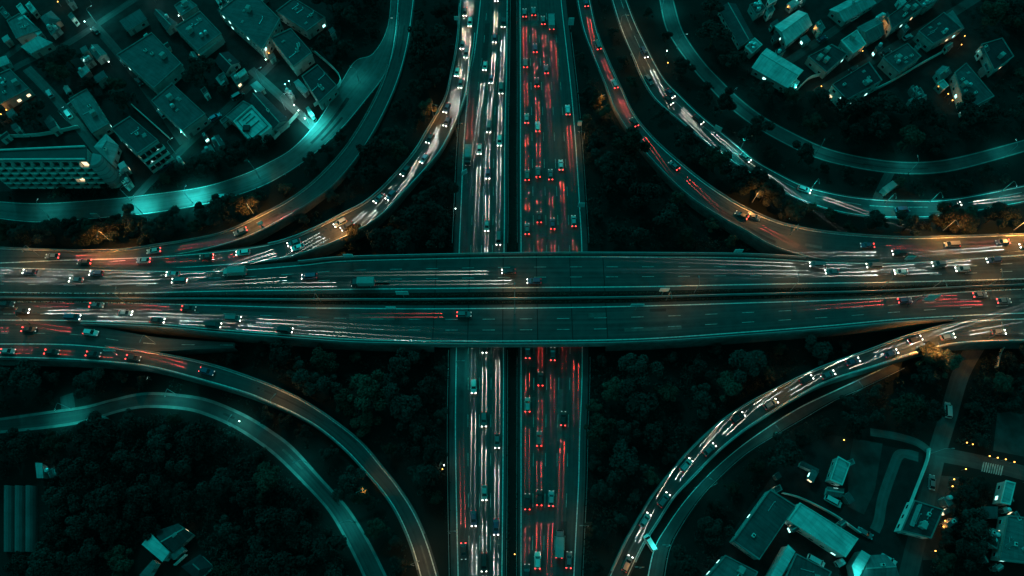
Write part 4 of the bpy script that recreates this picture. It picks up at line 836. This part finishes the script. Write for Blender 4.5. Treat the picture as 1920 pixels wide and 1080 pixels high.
for a in ((165, 49, 'w', 3), (292, 5, 'w', 2.5), (115, 12, 'o', 2), (172, 6, 'o', 1), (340, 38, 'w', 1), (383, 103, 't', 3), (396, 95, 't', 3), (10, 222, 'o', 2), (20, 214, 'o', 1.2), (15, 192, 'o', 1), (164, 124, 'w', .8), (210, 124, 'w', .6), (280, 312, 'o', 3), (288, 300, 'o', 1), (502, 120, 'w', 2.5), (508, 108, 'o', 1), (538, 166, 't', 3), (545, 160, 't', 2), (575, 230, 'w', 2.5), (563, 215, 'w', 2), (555, 205, 'w', 1.5), (1490, 10, 'w', 2), (1473, 22, 'o', 1.2), (1488, 172, 't', 3), (1535, 170, 'o', 2.2), (1573, 195, 'w', 2.5), (1565, 178, 'w', 1), (1612, 104, 'o', .8), (1645, 54, 'o', 1), (1650, 60, 'o', .8), (1522, 62, 'o', .8), (1728, 18, 'w', 1.5), (1757, 4, 'o', 1.2), (1802, 76, 'o', 1.6), (1796, 92, 'o', 1.8), (1753, 142, 'w', 4), (1771, 184, 'o', 1.8), (1779, 196, 'o', 1.4), (1707, 207, 'o', 1), (1753, 170, 'o', .6), (1576, 828, 'o', .9), (1804, 833, 'o', .4), (1815, 836, 'o', .7), (1846, 858, 'o', .6), (1861, 861, 'o', .6), (1876, 864, 'o', .5), (1892, 869, 'o', .4), (1802, 882, 'o', .9), (1780, 901, 'o', 1), (1777, 914, 'o', 1.2), (1768, 937, 'o', .8), (1763, 978, 'o', 1.4), (1760, 989, 'o', 1.2), (1745, 1034, 'o', 1), (1918, 905, 'o', .7), (1250, 126, 'o', 1.6), (1248, 104, 'w', 1), (1386, 268, 'w', 1.6), (1175, 285, 'o', .8), (855, 398, 'w', .7), (834, 875, 'w', .8), (831, 882, 'o', .7), (965, 1040, 'o', .5), (285, 713, 'w', 1), (454, 793, 'w', .5), (385, 218, 't', 1.5), (368, 240, 't', 1), (345, 255, 't', 1.5)):
    garden_lamp(*a)
# ------------------------------------------------------------------ signs
def road_sign(px, py, z, w, h, m, label, H0=4.0, rz=0, arm=0):
    p = at(px, py, z+H0+h/2); root = empty('road_sign', (p.x+arm, p.y+.15, z), 0); tag(root, label, 'sign', exact=True)
    q = MB(); q.tube([(0, 0, -.05), (0, 0, H0+h+.1)], [.16, .11], 8); q.obj('post', M['pole'], root, True)
    if arm:
        q = MB(); q.bar((0, 0, H0+h*.4), (-arm, 0, H0+h*.4), .18, .22); q.bar((0, 0, H0+h*.8), (-arm, 0, H0+h*.8), .18, .22); q.obj('arm', M['pole'], root)
    b = MB(); b.box(-w/2, w/2, -.24, -.16, H0, H0+h); o = b.obj('board', M[m], root); o.location = (-arm, 0, 0); o.rotation_euler = (0, 0, rz)
    f = MB(); t = .09
    for x0, x1, z0, z1 in ((-w/2-t, w/2+t, H0-t, H0), (-w/2-t, w/2+t, H0+h, H0+h+t), (-w/2-t, -w/2, H0, H0+h), (w/2, w/2+t, H0, H0+h)): f.box(x0, x1, -.26, -.14, z0, z1)
    o2 = f.obj('rim', M['signpale'], o)
road_sign(1747, 558, ZB, 3.4, 4.2, 'signteal', 'big teal sign board on an arm over the eastbound lanes', 5.2, 0, -3.5)
road_sign(1071, 40, .1, 2.0, 3.6, 'signteal', 'teal sign at the fork of highway and northeast ramp', 2.5)
road_sign(870, 323, .1, 2.0, 2.4, 'signteal', 'teal sign on the verge of the white-lit carriageway', 3, R(35))
road_sign(1090, 384, .1, 2.2, 2.6, 'signteal', 'square teal sign on the verge of red-lit carriageway', 3)
road_sign(1087, 231, .1, 1.4, 2.6, 'signpale', 'narrow pale sign beside the red-lit carriageway', 2.5)
road_sign(754, 549, ZB, 3.8, 2.4, 'signteal', 'wide teal sign above the overpass median', 3.2)
road_sign(733, 577, ZB, 3.0, 1.6, 'signpale', 'grey lettered panel beside the eastbound carriageway', 2.4)
road_sign(653, 479, ZB, 3.0, 1.8, 'signteal', 'green-teal sign at the upper edge of overpass', 2.6)
road_sign(1246, 543, ZB, 2.8, 2.4, 'signpale', 'pale grey sign in the overpass median', 3)
road_sign(1385, 470, ZB, 2.6, 1.8, 'signteal', 'small teal sign beyond the overpass parapet', 2.4)
road_sign(1195, 572, ZB, 4.0, 1.8, 'signback', 'long dim sign over the eastbound carriageway', 3.4)
road_sign(856, 34, .1, 1.8, 1.8, 'signpale', 'small pale sign beside the inner northwest ramp', 2.5)
road_sign(1347, 241, .12, 2.6, 2.4, 'signpale', 'pale sign beside the northeast loop road', 3, R(-35))
road_sign(178, 403, .05, 2.2, 2.2, 'signpale', 'white sign on the edge of the bright teal street', 2.8)
road_sign(195, 783, .06, 1.8, 1.8, 'signpale', 'white square sign beside the southwest service road', 2.6)
road_sign(487, 418, 4.4, 1.6, 1.6, 'signpale', 'pale sign under the orange lamp of northwest ramp', 3, R(25))
road_sign(205, 657, 6.3, 3.2, .9, 'signback', 'low dim sign over the southwest ramp', 4)
road_sign(1707, 483, ZB, 2.6, 2.2, 'signback', 'grey sign at the gore of the northeast ramp', 3)
# ------------------------------------------------------------------ vehicles
def ring(x, hw, z0, z1, cr_=.18):
    c = min(cr_, hw*.4, (z1-z0)*.4); return [(x, -hw+c*.4, z0), (x, hw-c*.4, z0), (x, hw, z0+c), (x, hw, z1-c), (x, hw-c, z1), (x, -hw+c, z1), (x, -hw, z1-c), (x, -hw, z0+c)]
def wheel_mesh(r=.33, w=.22):
    q = MB(); q.tube([(0, -w/2, 0), (0, w/2, 0)], [r, r], 14); q.tube([(0, -w/2-.012, 0), (0, w/2+.012, 0)], [r*.55, r*.55], 10, 1); return q.mesh('wheel', [M['rubber'], M['steel']])
WH, WHB = wheel_mesh(), wheel_mesh(.48, .3)
def shaped(l, out):
    # slower falloff added so the narrow beams draw long streaks along the lanes
    l.use_nodes = True; n = l.node_tree.nodes; e = n['Emission']; f = n.new('ShaderNodeLightFalloff'); f.inputs['Strength'].default_value = 1; l.node_tree.links.new(f.outputs[out], e.inputs['Strength']); return l
BEAM = shaped(spot_data('headlight_streak', 62000, (.92, 1, .84), 9, .3, .03), 'Linear')
TAIL = shaped(spot_data('taillight_streak', 27000, (1, .085, .075), 12, .4, .03), 'Linear')  # red spot added behind the taillights to streak the road
def aim(o, d): o.rotation_euler = Vector(d).to_track_quat('-Z', 'Y').to_euler()
def vehicle(kind, pm, mode):
    """one vehicle prototype; mode w: headlights dominate, r: tail lights dominate, n: parked and unlit"""
    root = empty({'sedan': 'car', 'suv': 'car', 'van': 'van', 'truck': 'box_truck', 'bus': 'bus'}[kind], (0, 0, -60)); root['category'] = {'sedan': 'car', 'suv': 'car', 'van': 'van', 'truck': 'truck', 'bus': 'bus'}[kind]
    q = MB(); g_ = MB(); fw = hw = None
    if kind in ('sedan', 'suv', 'van'):
        L, hw, zt = {'sedan': (4.5, .89, .95), 'suv': (4.6, .93, 1.05), 'van': (5.0, .95, 1.1)}[kind]; X = L/2
        q.loft([ring(-X, hw*.78, .35, zt-.22), ring(-X+.18, hw*.94, .25, zt-.04), ring(-X+.9, hw, .22, zt), ring(X-1.3, hw, .22, zt), ring(X-.4, hw*.95, .24, zt-.14), ring(X-.08, hw*.84, .3, zt-.27), ring(X, hw*.7, .36, zt-.36)])
        h = {'sedan': 1.44, 'suv': 1.68, 'van': 1.95}[kind]; r0, r1 = {'sedan': (-1.25, .35), 'suv': (-1.9, .3), 'van': (-2.2, 1.1)}[kind]; b0, b1 = {'sedan': (-1.95, 1.15), 'suv': (-2.15, 1.1), 'van': (-2.4, 1.75)}[kind]
        # roof panel as part of the body, glass faces as children
        wt, wb = hw*.74, hw*.9
        q.loft([ring(r0, wt, h-.07, h, .05), ring(r1, wt, h-.07, h, .05)])
        for sx, xx in ((r0, b0), (r1, b1)):
            for sy in (-1, 1): q.bar((sx, sy*wt*.96, h-.05), (xx, sy*wb, zt-.03), .09, .07)
        body = q.obj('body', pm, root)
        for nm, (xt, xb) in (('windscreen', (r1, b1)), ('rear_window', (r0, b0))):
            s = 1 if xb > xt else -1; k = MB(); k.loft([[(xb, -wb*.97, zt-.05), (xb, wb*.97, zt-.05), (xb-.1*s, wb*.97, zt-.05), (xb-.1*s, -wb*.97, zt-.05)], [(xt, -wt*.95, h-.02), (xt, wt*.95, h-.02), (xt-.1*s, wt*.95, h-.04), (xt-.1*s, -wt*.95, h-.04)]]); k.obj(nm, M['carglass'], root)
        for sy in (-1, 1):
            k = MB(); y0, y1 = sy*wb*.985, sy*wt*.985; k.loft([[(b0+.1, y0, zt-.04), (b1-.1, y0, zt-.04), (b1-.1, y0-.05*sy, zt-.04), (b0+.1, y0-.05*sy, zt-.04)], [(r0, y1, h-.06), (r1, y1, h-.06), (r1, y1-.05*sy, h-.06), (r0, y1-.05*sy, h-.06)]]); k.obj('side_window', M['carglass'], root)
            k = MB(); k.box(b1-.25, b1-.05, sy*hw+(.0 if sy > 0 else -.16), sy*hw+(.16 if sy > 0 else 0), zt-.02, zt+.12); k.obj('mirror', pm, root)
        wx, wr, hz = (1.4, -1.35), WH, .68
    elif kind == 'truck':
        L, hw = 7.6, 1.15; X = L/2; zt = 1.2
        q.loft([ring(X-1.9, hw*.95, .5, 2.3), ring(X-.5, hw*.95, .45, 2.25), ring(X-.1, hw*.93, .45, 1.5), ring(X, hw*.85, .5, 1.2)]); q.box(-X, X-1.8, -.45, .45, .55, .8)
        q.obj('cab', pm, root)
        k = MB(); k.box(-X, X-2.1, -hw, hw, .85, 3.2); k.box(-X-.03, X-2.08, -hw-.03, hw+.03, 3.2, 3.26); k.obj('cargo_box', M['cargo'], root)
        k = MB(); k.bar((X-.45, 0, 2.15), (X-.05, 0, 1.5), 1.9, .08); k.obj('windscreen', M['carglass'], root)
        for sy in (-1, 1):
            k = MB(); k.box(X-1.5, X-.65, sy*hw*.95-.03, sy*hw*.95+.03, 1.4, 2.05); k.obj('side_window', M['carglass'], root)
        wx, wr, hz = (X-1.2, -X+1.3), WHB, .75; zt = 1.1
    else:
        L, hw = 11.5, 1.25; X = L/2; zt = 1.2
        q.loft([ring(-X, hw*.95, .4, 2.95, .3), ring(-X+.2, hw, .35, 3.05, .3), ring(X-.4, hw, .35, 3.05, .3), ring(X, hw*.93, .4, 2.8, .3)]); q.obj('body', pm, root)
        for xx in (-2.6, 1.4):
            k = MB(); k.box(xx-.9, xx+.9, -.65, .65, 3.05, 3.28); k.obj('roof_unit', M['wall_pale'], root)
        k = MB(); k.box(X-.02, X+.04, -1.08, 1.08, 1.2, 2.6); k.obj('windscreen', M['carglass'], root)
        k = MB(); k.box(-X-.03, -X+.02, -1.0, 1.0, 1.6, 2.5); k.obj('rear_window', M['carglass'], root)
        for sy in (-1, 1):
            for j in range(6):
                k = MB(); x0 = -X+.7+j*1.72; k.box(x0, x0+1.5, sy*hw-.02, sy*hw+.03, 1.5, 2.5); k.obj('side_window', M['carglass'], root)
        wx, wr, hz = (X-2.3, -X+2.9), WHB, .8
    for x in wx:
        for sy in (-1, 1): place('wheel', wr, root, (x, sy*(hw-.1), .33 if wr is WH else .48))
    hm = {'w': 'headlamp', 'r': 'head_dim', 'n': 'lens_off'}[mode]; tm = {'w': 'tail_dim', 'r': 'taillamp', 'n': 'lens_off'}[mode]
    for sy in (-1, 1):
        k = MB(); y = sy*hw*.66; k.box(X-.16, X+.05, y-.2, y+.2, hz-.08, hz+.12); k.obj('headlight', M[hm], root)
        k = MB(); y = sy*hw*.72; k.box(-X-.06, -X+.16, y-.17, y+.17, .72, .98 if kind != 'bus' else 1.3); k.obj('taillight', M[tm], root)
        if mode == 'w':
            l = bpy.data.objects.new('headlight_streak', BEAM); COL.objects.link(l); l.parent = root; l.location = (X+.12, sy*hw*.66, hz+.05); aim(l, (1, 0, -.085)); l.scale = (.19, 1, 1)
        if mode == 'r':
            l = bpy.data.objects.new('taillight_streak', TAIL); COL.objects.link(l); l.parent = root; l.location = (-X-.12, sy*hw*.7, .9); aim(l, (-1, 0, -.125)); l.scale = (.19, 1, 1)
    return root
PROTO = {}
vr_ = random.Random(3)
def get_proto(kind, mode):
    k = (kind, mode, vr_.choice((0, 1, 2, 2, 3, 3, 3, 4, 4, 2)))
    if k not in PROTO: PROTO[k] = vehicle(kind, PAINTS[k[2]], mode)
    return PROTO[k]
LENS = {'sedan': 4.5, 'suv': 4.6, 'van': 5.0, 'truck': 7.6, 'bus': 11.5}
NV = 0; CARS = []
def traffic(key, t, s0, s1, gap, mode, where, rev=False, jit=.25, mix='sssssuuuv', vertical=False):
    """vehicles along a lane between arc fractions s0..s1; gap: bumper to bumper metres"""
    global NV
    r = ROADS[key]; lo, hi = (r.s[7], r.s[-8]) if key in ('VL', 'VR', 'EN', 'ES') else (0, r.len)
    s = lo+s0*(hi-lo)+vr_.uniform(0, gap)
    while s < lo+s1*(hi-lo):
        kind = {'s': 'sedan', 'u': 'suv', 'v': 'van', 't': 'truck', 'b': 'bus'}[vr_.choice(mix)]
        L = LENS[kind]; p, d = lane_pt(r, t, s+L/2); 
        inside = True
        if vertical:
            pass
        tt = max(0, min(1, t+vr_.uniform(-.01, .01))); p, d = lane_pt(r, tt, s+L/2)
        if rev: d = -d
        clash = False
        for q_, d_, L_ in CARS:
            e = q_-p
            if abs(e.z) < 2 and abs(e.x*d.x+e.y*d.y) < (L+L_)/2+1.2 and abs(e.x*d.y-e.y*d.x) < 2.1: clash = True; break
        if clash: s += 3.0; continue
        CARS.append((p, d, L))
        root = dup(get_proto(kind, mode), p+Vector((0, 0, .015)), math.atan2(d.y, d.x)); root.rotation_euler = (0, -math.asin(max(-.2, min(.2, d.z))), math.atan2(d.y, d.x))
        side = ''
        if vertical: side = ' above overpass' if p.y > at(960, 560, ZB).y else ' below overpass'
        if vertical and at(960, 650, ZB).y-12 < p.y < at(960, 475, ZB).y+10 and not (at(960, 655, 0).y > p.y or p.y > at(960, 474, 0).y):
            pass
        nm = root.name.split('.')[0].replace('_', ' ')
        tag(root, '%s with %s %s%s' % (nm, {'w': 'bright headlights', 'r': 'red taillights'}[mode], where, side), root['category'], 'traffic '+where); NV += 1
        s += L+gap*vr_.uniform(1-jit, 1+jit)
# highway: white-lit carriageway runs down the picture, red-lit runs up
traffic('VL', .60, .02, .98, 18, 'w', 'in busiest southbound lane', mix='ssssuuuv', vertical=True, jit=.2)
traffic('VL', .87, .0, .98, 27, 'w', 'in southbound median lane', mix='ssuuvs', vertical=True, jit=.5)
traffic('VL', .38, .05, .95, 42, 'w', 'in second southbound lane', mix='ssusst', vertical=True, jit=.4)
traffic('VL', .13, .3, .95, 75, 'r', 'in slow southbound lane', mix='stt', vertical=True, jit=.3)
traffic('VR', .315, .02, .98, 14, 'r', 'in busiest northbound lane', rev=True, mix='ssssuuuv', vertical=True, jit=.2)
traffic('VR', .11, .02, .98, 19, 'r', 'in northbound median lane', rev=True, mix='ssuuvs', vertical=True, jit=.5)
traffic('VR', .52, .02, .98, 30, 'r', 'in middle northbound lane', rev=True, mix='ssusst', vertical=True, jit=.5)
traffic('VR', .71, .08, .95, 48, 'r', 'in fourth northbound lane', rev=True, mix='sst', vertical=True, jit=.4)
traffic('VR', .89, .1, .98, 50, 'r', 'in slow northbound lane', rev=True, mix='sstu', vertical=True, jit=.4)
traffic('R2', .32, .0, .70, 12, 'w', 'in outer lane of inner northwest ramp', mix='ssssuuv', jit=.2)
traffic('R2', .66, .0, .66, 13, 'w', 'in inner lane of inner northwest ramp', mix='ssssuuv', jit=.2)
traffic('R2', .35, .70, .95, 20, 'r', 'at lower end of inner northwest ramp', mix='ssu')
traffic('R1', .5, .52, .95, 24, 'r', 'on the outer northwest ramp', mix='ssuv')
traffic('R3', .62, .02, .45, 17, 'r', 'on the upper northeast ramp', rev=True, mix='ssuv', jit=.3)
traffic('R3', .55, .45, .70, 32, 'r', 'on the northeast ramp bend', rev=True, mix='ss')
traffic('R3', .6, .72, .98, 18, 'r', 'on the northeast ramp merge', rev=True, mix='ssuv', jit=.4)
traffic('R3', .3, .75, .98, 28, 'w', 'on the northeast ramp merge', rev=True, mix='ssuv', jit=.4)
traffic('R4', .68, .12, .64, 16, 'w', 'on the northeast loop road', rev=False, mix='ssssuuv', jit=.3)
traffic('R4', .35, .18, .35, 25, 'w', 'on the northeast loop shoulder lane', rev=False, mix='ssuv', jit=.3)
traffic('R4', .6, .74, .84, 30, 'w', 'on the far loop road', rev=False, mix='su')
traffic('R6', .6, .02, .30, 14, 'r', 'on the southwest ramp entry', mix='ssu', jit=.4)
traffic('R6', .45, .36, .50, 30, 'r', 'on the southwest ramp bend', mix='su')
traffic('R7', .32, .04, .80, 17, 'w', 'in inner lane of southeast ramp', mix='ssssuuv', jit=.4)
traffic('R7', .64, .02, .98, 15, 'w', 'in outer lane of southeast ramp', mix='ssssuuv', jit=.4)
traffic('EN', .16, .02, .26, 20, 'w', 'in the upper westbound lane', rev=True, mix='ssuvt', jit=.4)
traffic('EN', .48, .02, .22, 28, 'w', 'in the middle westbound lane', rev=True, mix='ssuvt', jit=.4)
traffic('EN', .5, .28, .50, 60, 'w', 'in the middle westbound lane', rev=True, mix='ssuv', jit=.4)
traffic('EN', .82, .3, .66, 62, 'w', 'in the lower westbound lane', rev=True, mix='ssut', jit=.5)
traffic('EN', .17, .76, .99, 17, 'w', 'in the upper westbound lane', rev=True, mix='sssuuv', jit=.3)
traffic('EN', .5, .72, .99, 26, 'w', 'in the middle westbound lane', rev=True, mix='sssuuv', jit=.4)
traffic('ES', .2, .02, .20, 22, 'r', 'in the upper eastbound lane', mix='ssuv', jit=.3)
traffic('ES', .55, .02, .26, 26, 'w', 'in the middle eastbound lane', mix='ssuv', jit=.3)
traffic('ES', .85, .06, .32, 19, 'w', 'in the lower eastbound lane', mix='ssuvt', jit=.3)
traffic('ES', .2, .42, .52, 24, 'r', 'in the upper eastbound lane', mix='su', jit=.3)
traffic('ES', .84, .56, .64, 60, 'w', 'in the lower eastbound lane', mix='t', jit=.3)
traffic('ES', .2, .84, .99, 20, 'r', 'in the upper eastbound lane', mix='ssuv', jit=.3)
traffic('ES', .5, .92, .99, 20, 'r', 'in the middle eastbound lane', mix='su', jit=.3)
traffic('R6b', .35, .04, .5, 16, 'r', 'on the collector road beside the overpass', mix='su', jit=.3)
# parked vehicles
for px, py, z, deg, kind, lab in ((1218, 1018, .06, 120, 'van', 'pale van standing at the foot of the southeast service road'), (1664, 356, .05, 35, 'truck', 'pale box truck parked on the track below the ring road'), (1690, 395, .14, 5, 'van', 'van standing on the far loop road'), (418, 372, .07, 5, 'van', 'van standing on the bright teal street'), (1412, 408, 5.4, -25, 'suv', 'car stopped under the orange lamp of the northeast ramp'), (1216, 152, .14, -62, 'suv', 'pale car on the northeast loop shoulder')):
    root = dup(get_proto(kind, 'n'), at(px, py, z), R(deg)); tag(root, lab, root['category'], exact=True)
pk = 0
for (px, py, deg, nb) in ((180, 60, 140, 'top housing street'), (235, 120, 130, 'housing cross lane'), (262, 155, 130, 'housing cross lane'), (305, 215, 130, 'housing cross lane'), (95, 178, 130, 'pale housing lane'), (130, 216, 130, 'pale housing lane'), (447, 182, 40, 'slanting housing street'), (405, 222, 40, 'slanting housing street'), (310, 312, 40, 'slanting housing street'), (1540, 75, 32, 'upper northeast lane'), (1600, 35, 32, 'upper northeast lane'), (1600, 132, 30, 'lower northeast lane'), (1700, 72, 30, 'lower northeast lane'), (1660, 100, 30, 'lower northeast lane'), (1620, 1000, -30, 'yard behind the brightest long roof'), (1560, 940, -30, 'yard behind the brightest long roof'), (1664, 1050, -30, 'yard beside the gleaming narrow roof'), (1775, 770, 78, 'southeast side street'), (1745, 905, 75, 'southeast side street'), (1528, 1052, -30, 'yard of the southeast halls')):
    root = dup(get_proto(vr_.choice(('sedan', 'suv', 'van')), 'n'), at(px, py, .06), R(deg)); tag(root, '%s parked on the %s' % (root['category'], nb), root['category'], 'parked cars')
for p in PROTO.values():
    for ch in list(p.children): bpy.data.objects.remove(ch)
    bpy.data.objects.remove(p)
print('VEHICLES', NV)
# ------------------------------------------------------------------ unique labels
ORD = 'closest,second closest,third closest,fourth closest,fifth closest,sixth closest,seventh closest,eighth closest,ninth closest,tenth closest,eleventh closest,twelfth closest,thirteenth closest,fourteenth closest,fifteenth closest'.split(',')
by = {}
for o, b in LAB: by.setdefault(b, []).append(o)
c0 = at(960, 560, 0)
for b, os_ in by.items():
    if len(os_) == 1: os_[0]['label'] = b; continue
    os_.sort(key=lambda o: (o.location-c0).length)
    for i, o in enumerate(os_):
        o['label'] = b+', '+(ORD[i].replace('closest', 'nearest')+' overpass centre' if i < 15 and i < len(os_)-1 else 'farthest from overpass')
        if i >= 15 and i < len(os_)-1: o['label'] = b+', among the farthest from overpass'
# ------------------------------------------------------------------ light and view
W_ = bpy.data.worlds.new('World'); S.world = W_; W_.use_nodes = True
n = W_.node_tree.nodes; lk = W_.node_tree.links; bg = n['Background']
sky = n.new('ShaderNodeTexSky'); sky.sky_type = 'NISHITA'; sky.sun_disc = False; sky.sun_elevation = R(38); sky.sun_rotation = R(-25)
bw = n.new('ShaderNodeRGBToBW'); mx = n.new('ShaderNodeMixRGB'); mx.blend_type = 'MULTIPLY'; mx.inputs['Fac'].default_value = 1; mx.inputs['Color2'].default_value = (.012, .95, .94, 1)
lk.new(sky.outputs['Color'], bw.inputs['Color']); lk.new(bw.outputs['Val'], mx.inputs['Color1']); lk.new(mx.outputs['Color'], bg.inputs['Color'])
bg.inputs['Strength'].default_value = .115
sun = bpy.data.objects.new('moon_light', bpy.data.lights.new('moon_light', 'SUN')); COL.objects.link(sun)
sun.data.energy = .45; sun.data.angle = R(3); sun.data.color = (.012, .97, .97)
el, az = R(38), R(-25); dv = Vector((math.sin(az)*math.cos(el), math.cos(az)*math.cos(el), math.sin(el))); sun.rotation_euler = dv.to_track_quat('Z', 'Y').to_euler()
vs = S.view_settings; vs.view_transform = 'Standard'; vs.look = 'None'; vs.exposure = 0; vs.gamma = 1
S.cycles.max_bounces = 5; S.cycles.diffuse_bounces = 2; S.cycles.glossy_bounces = 2; S.cycles.use_light_tree = True; S.cycles.sample_clamp_indirect = 2.0
S.cycles.use_denoising = True
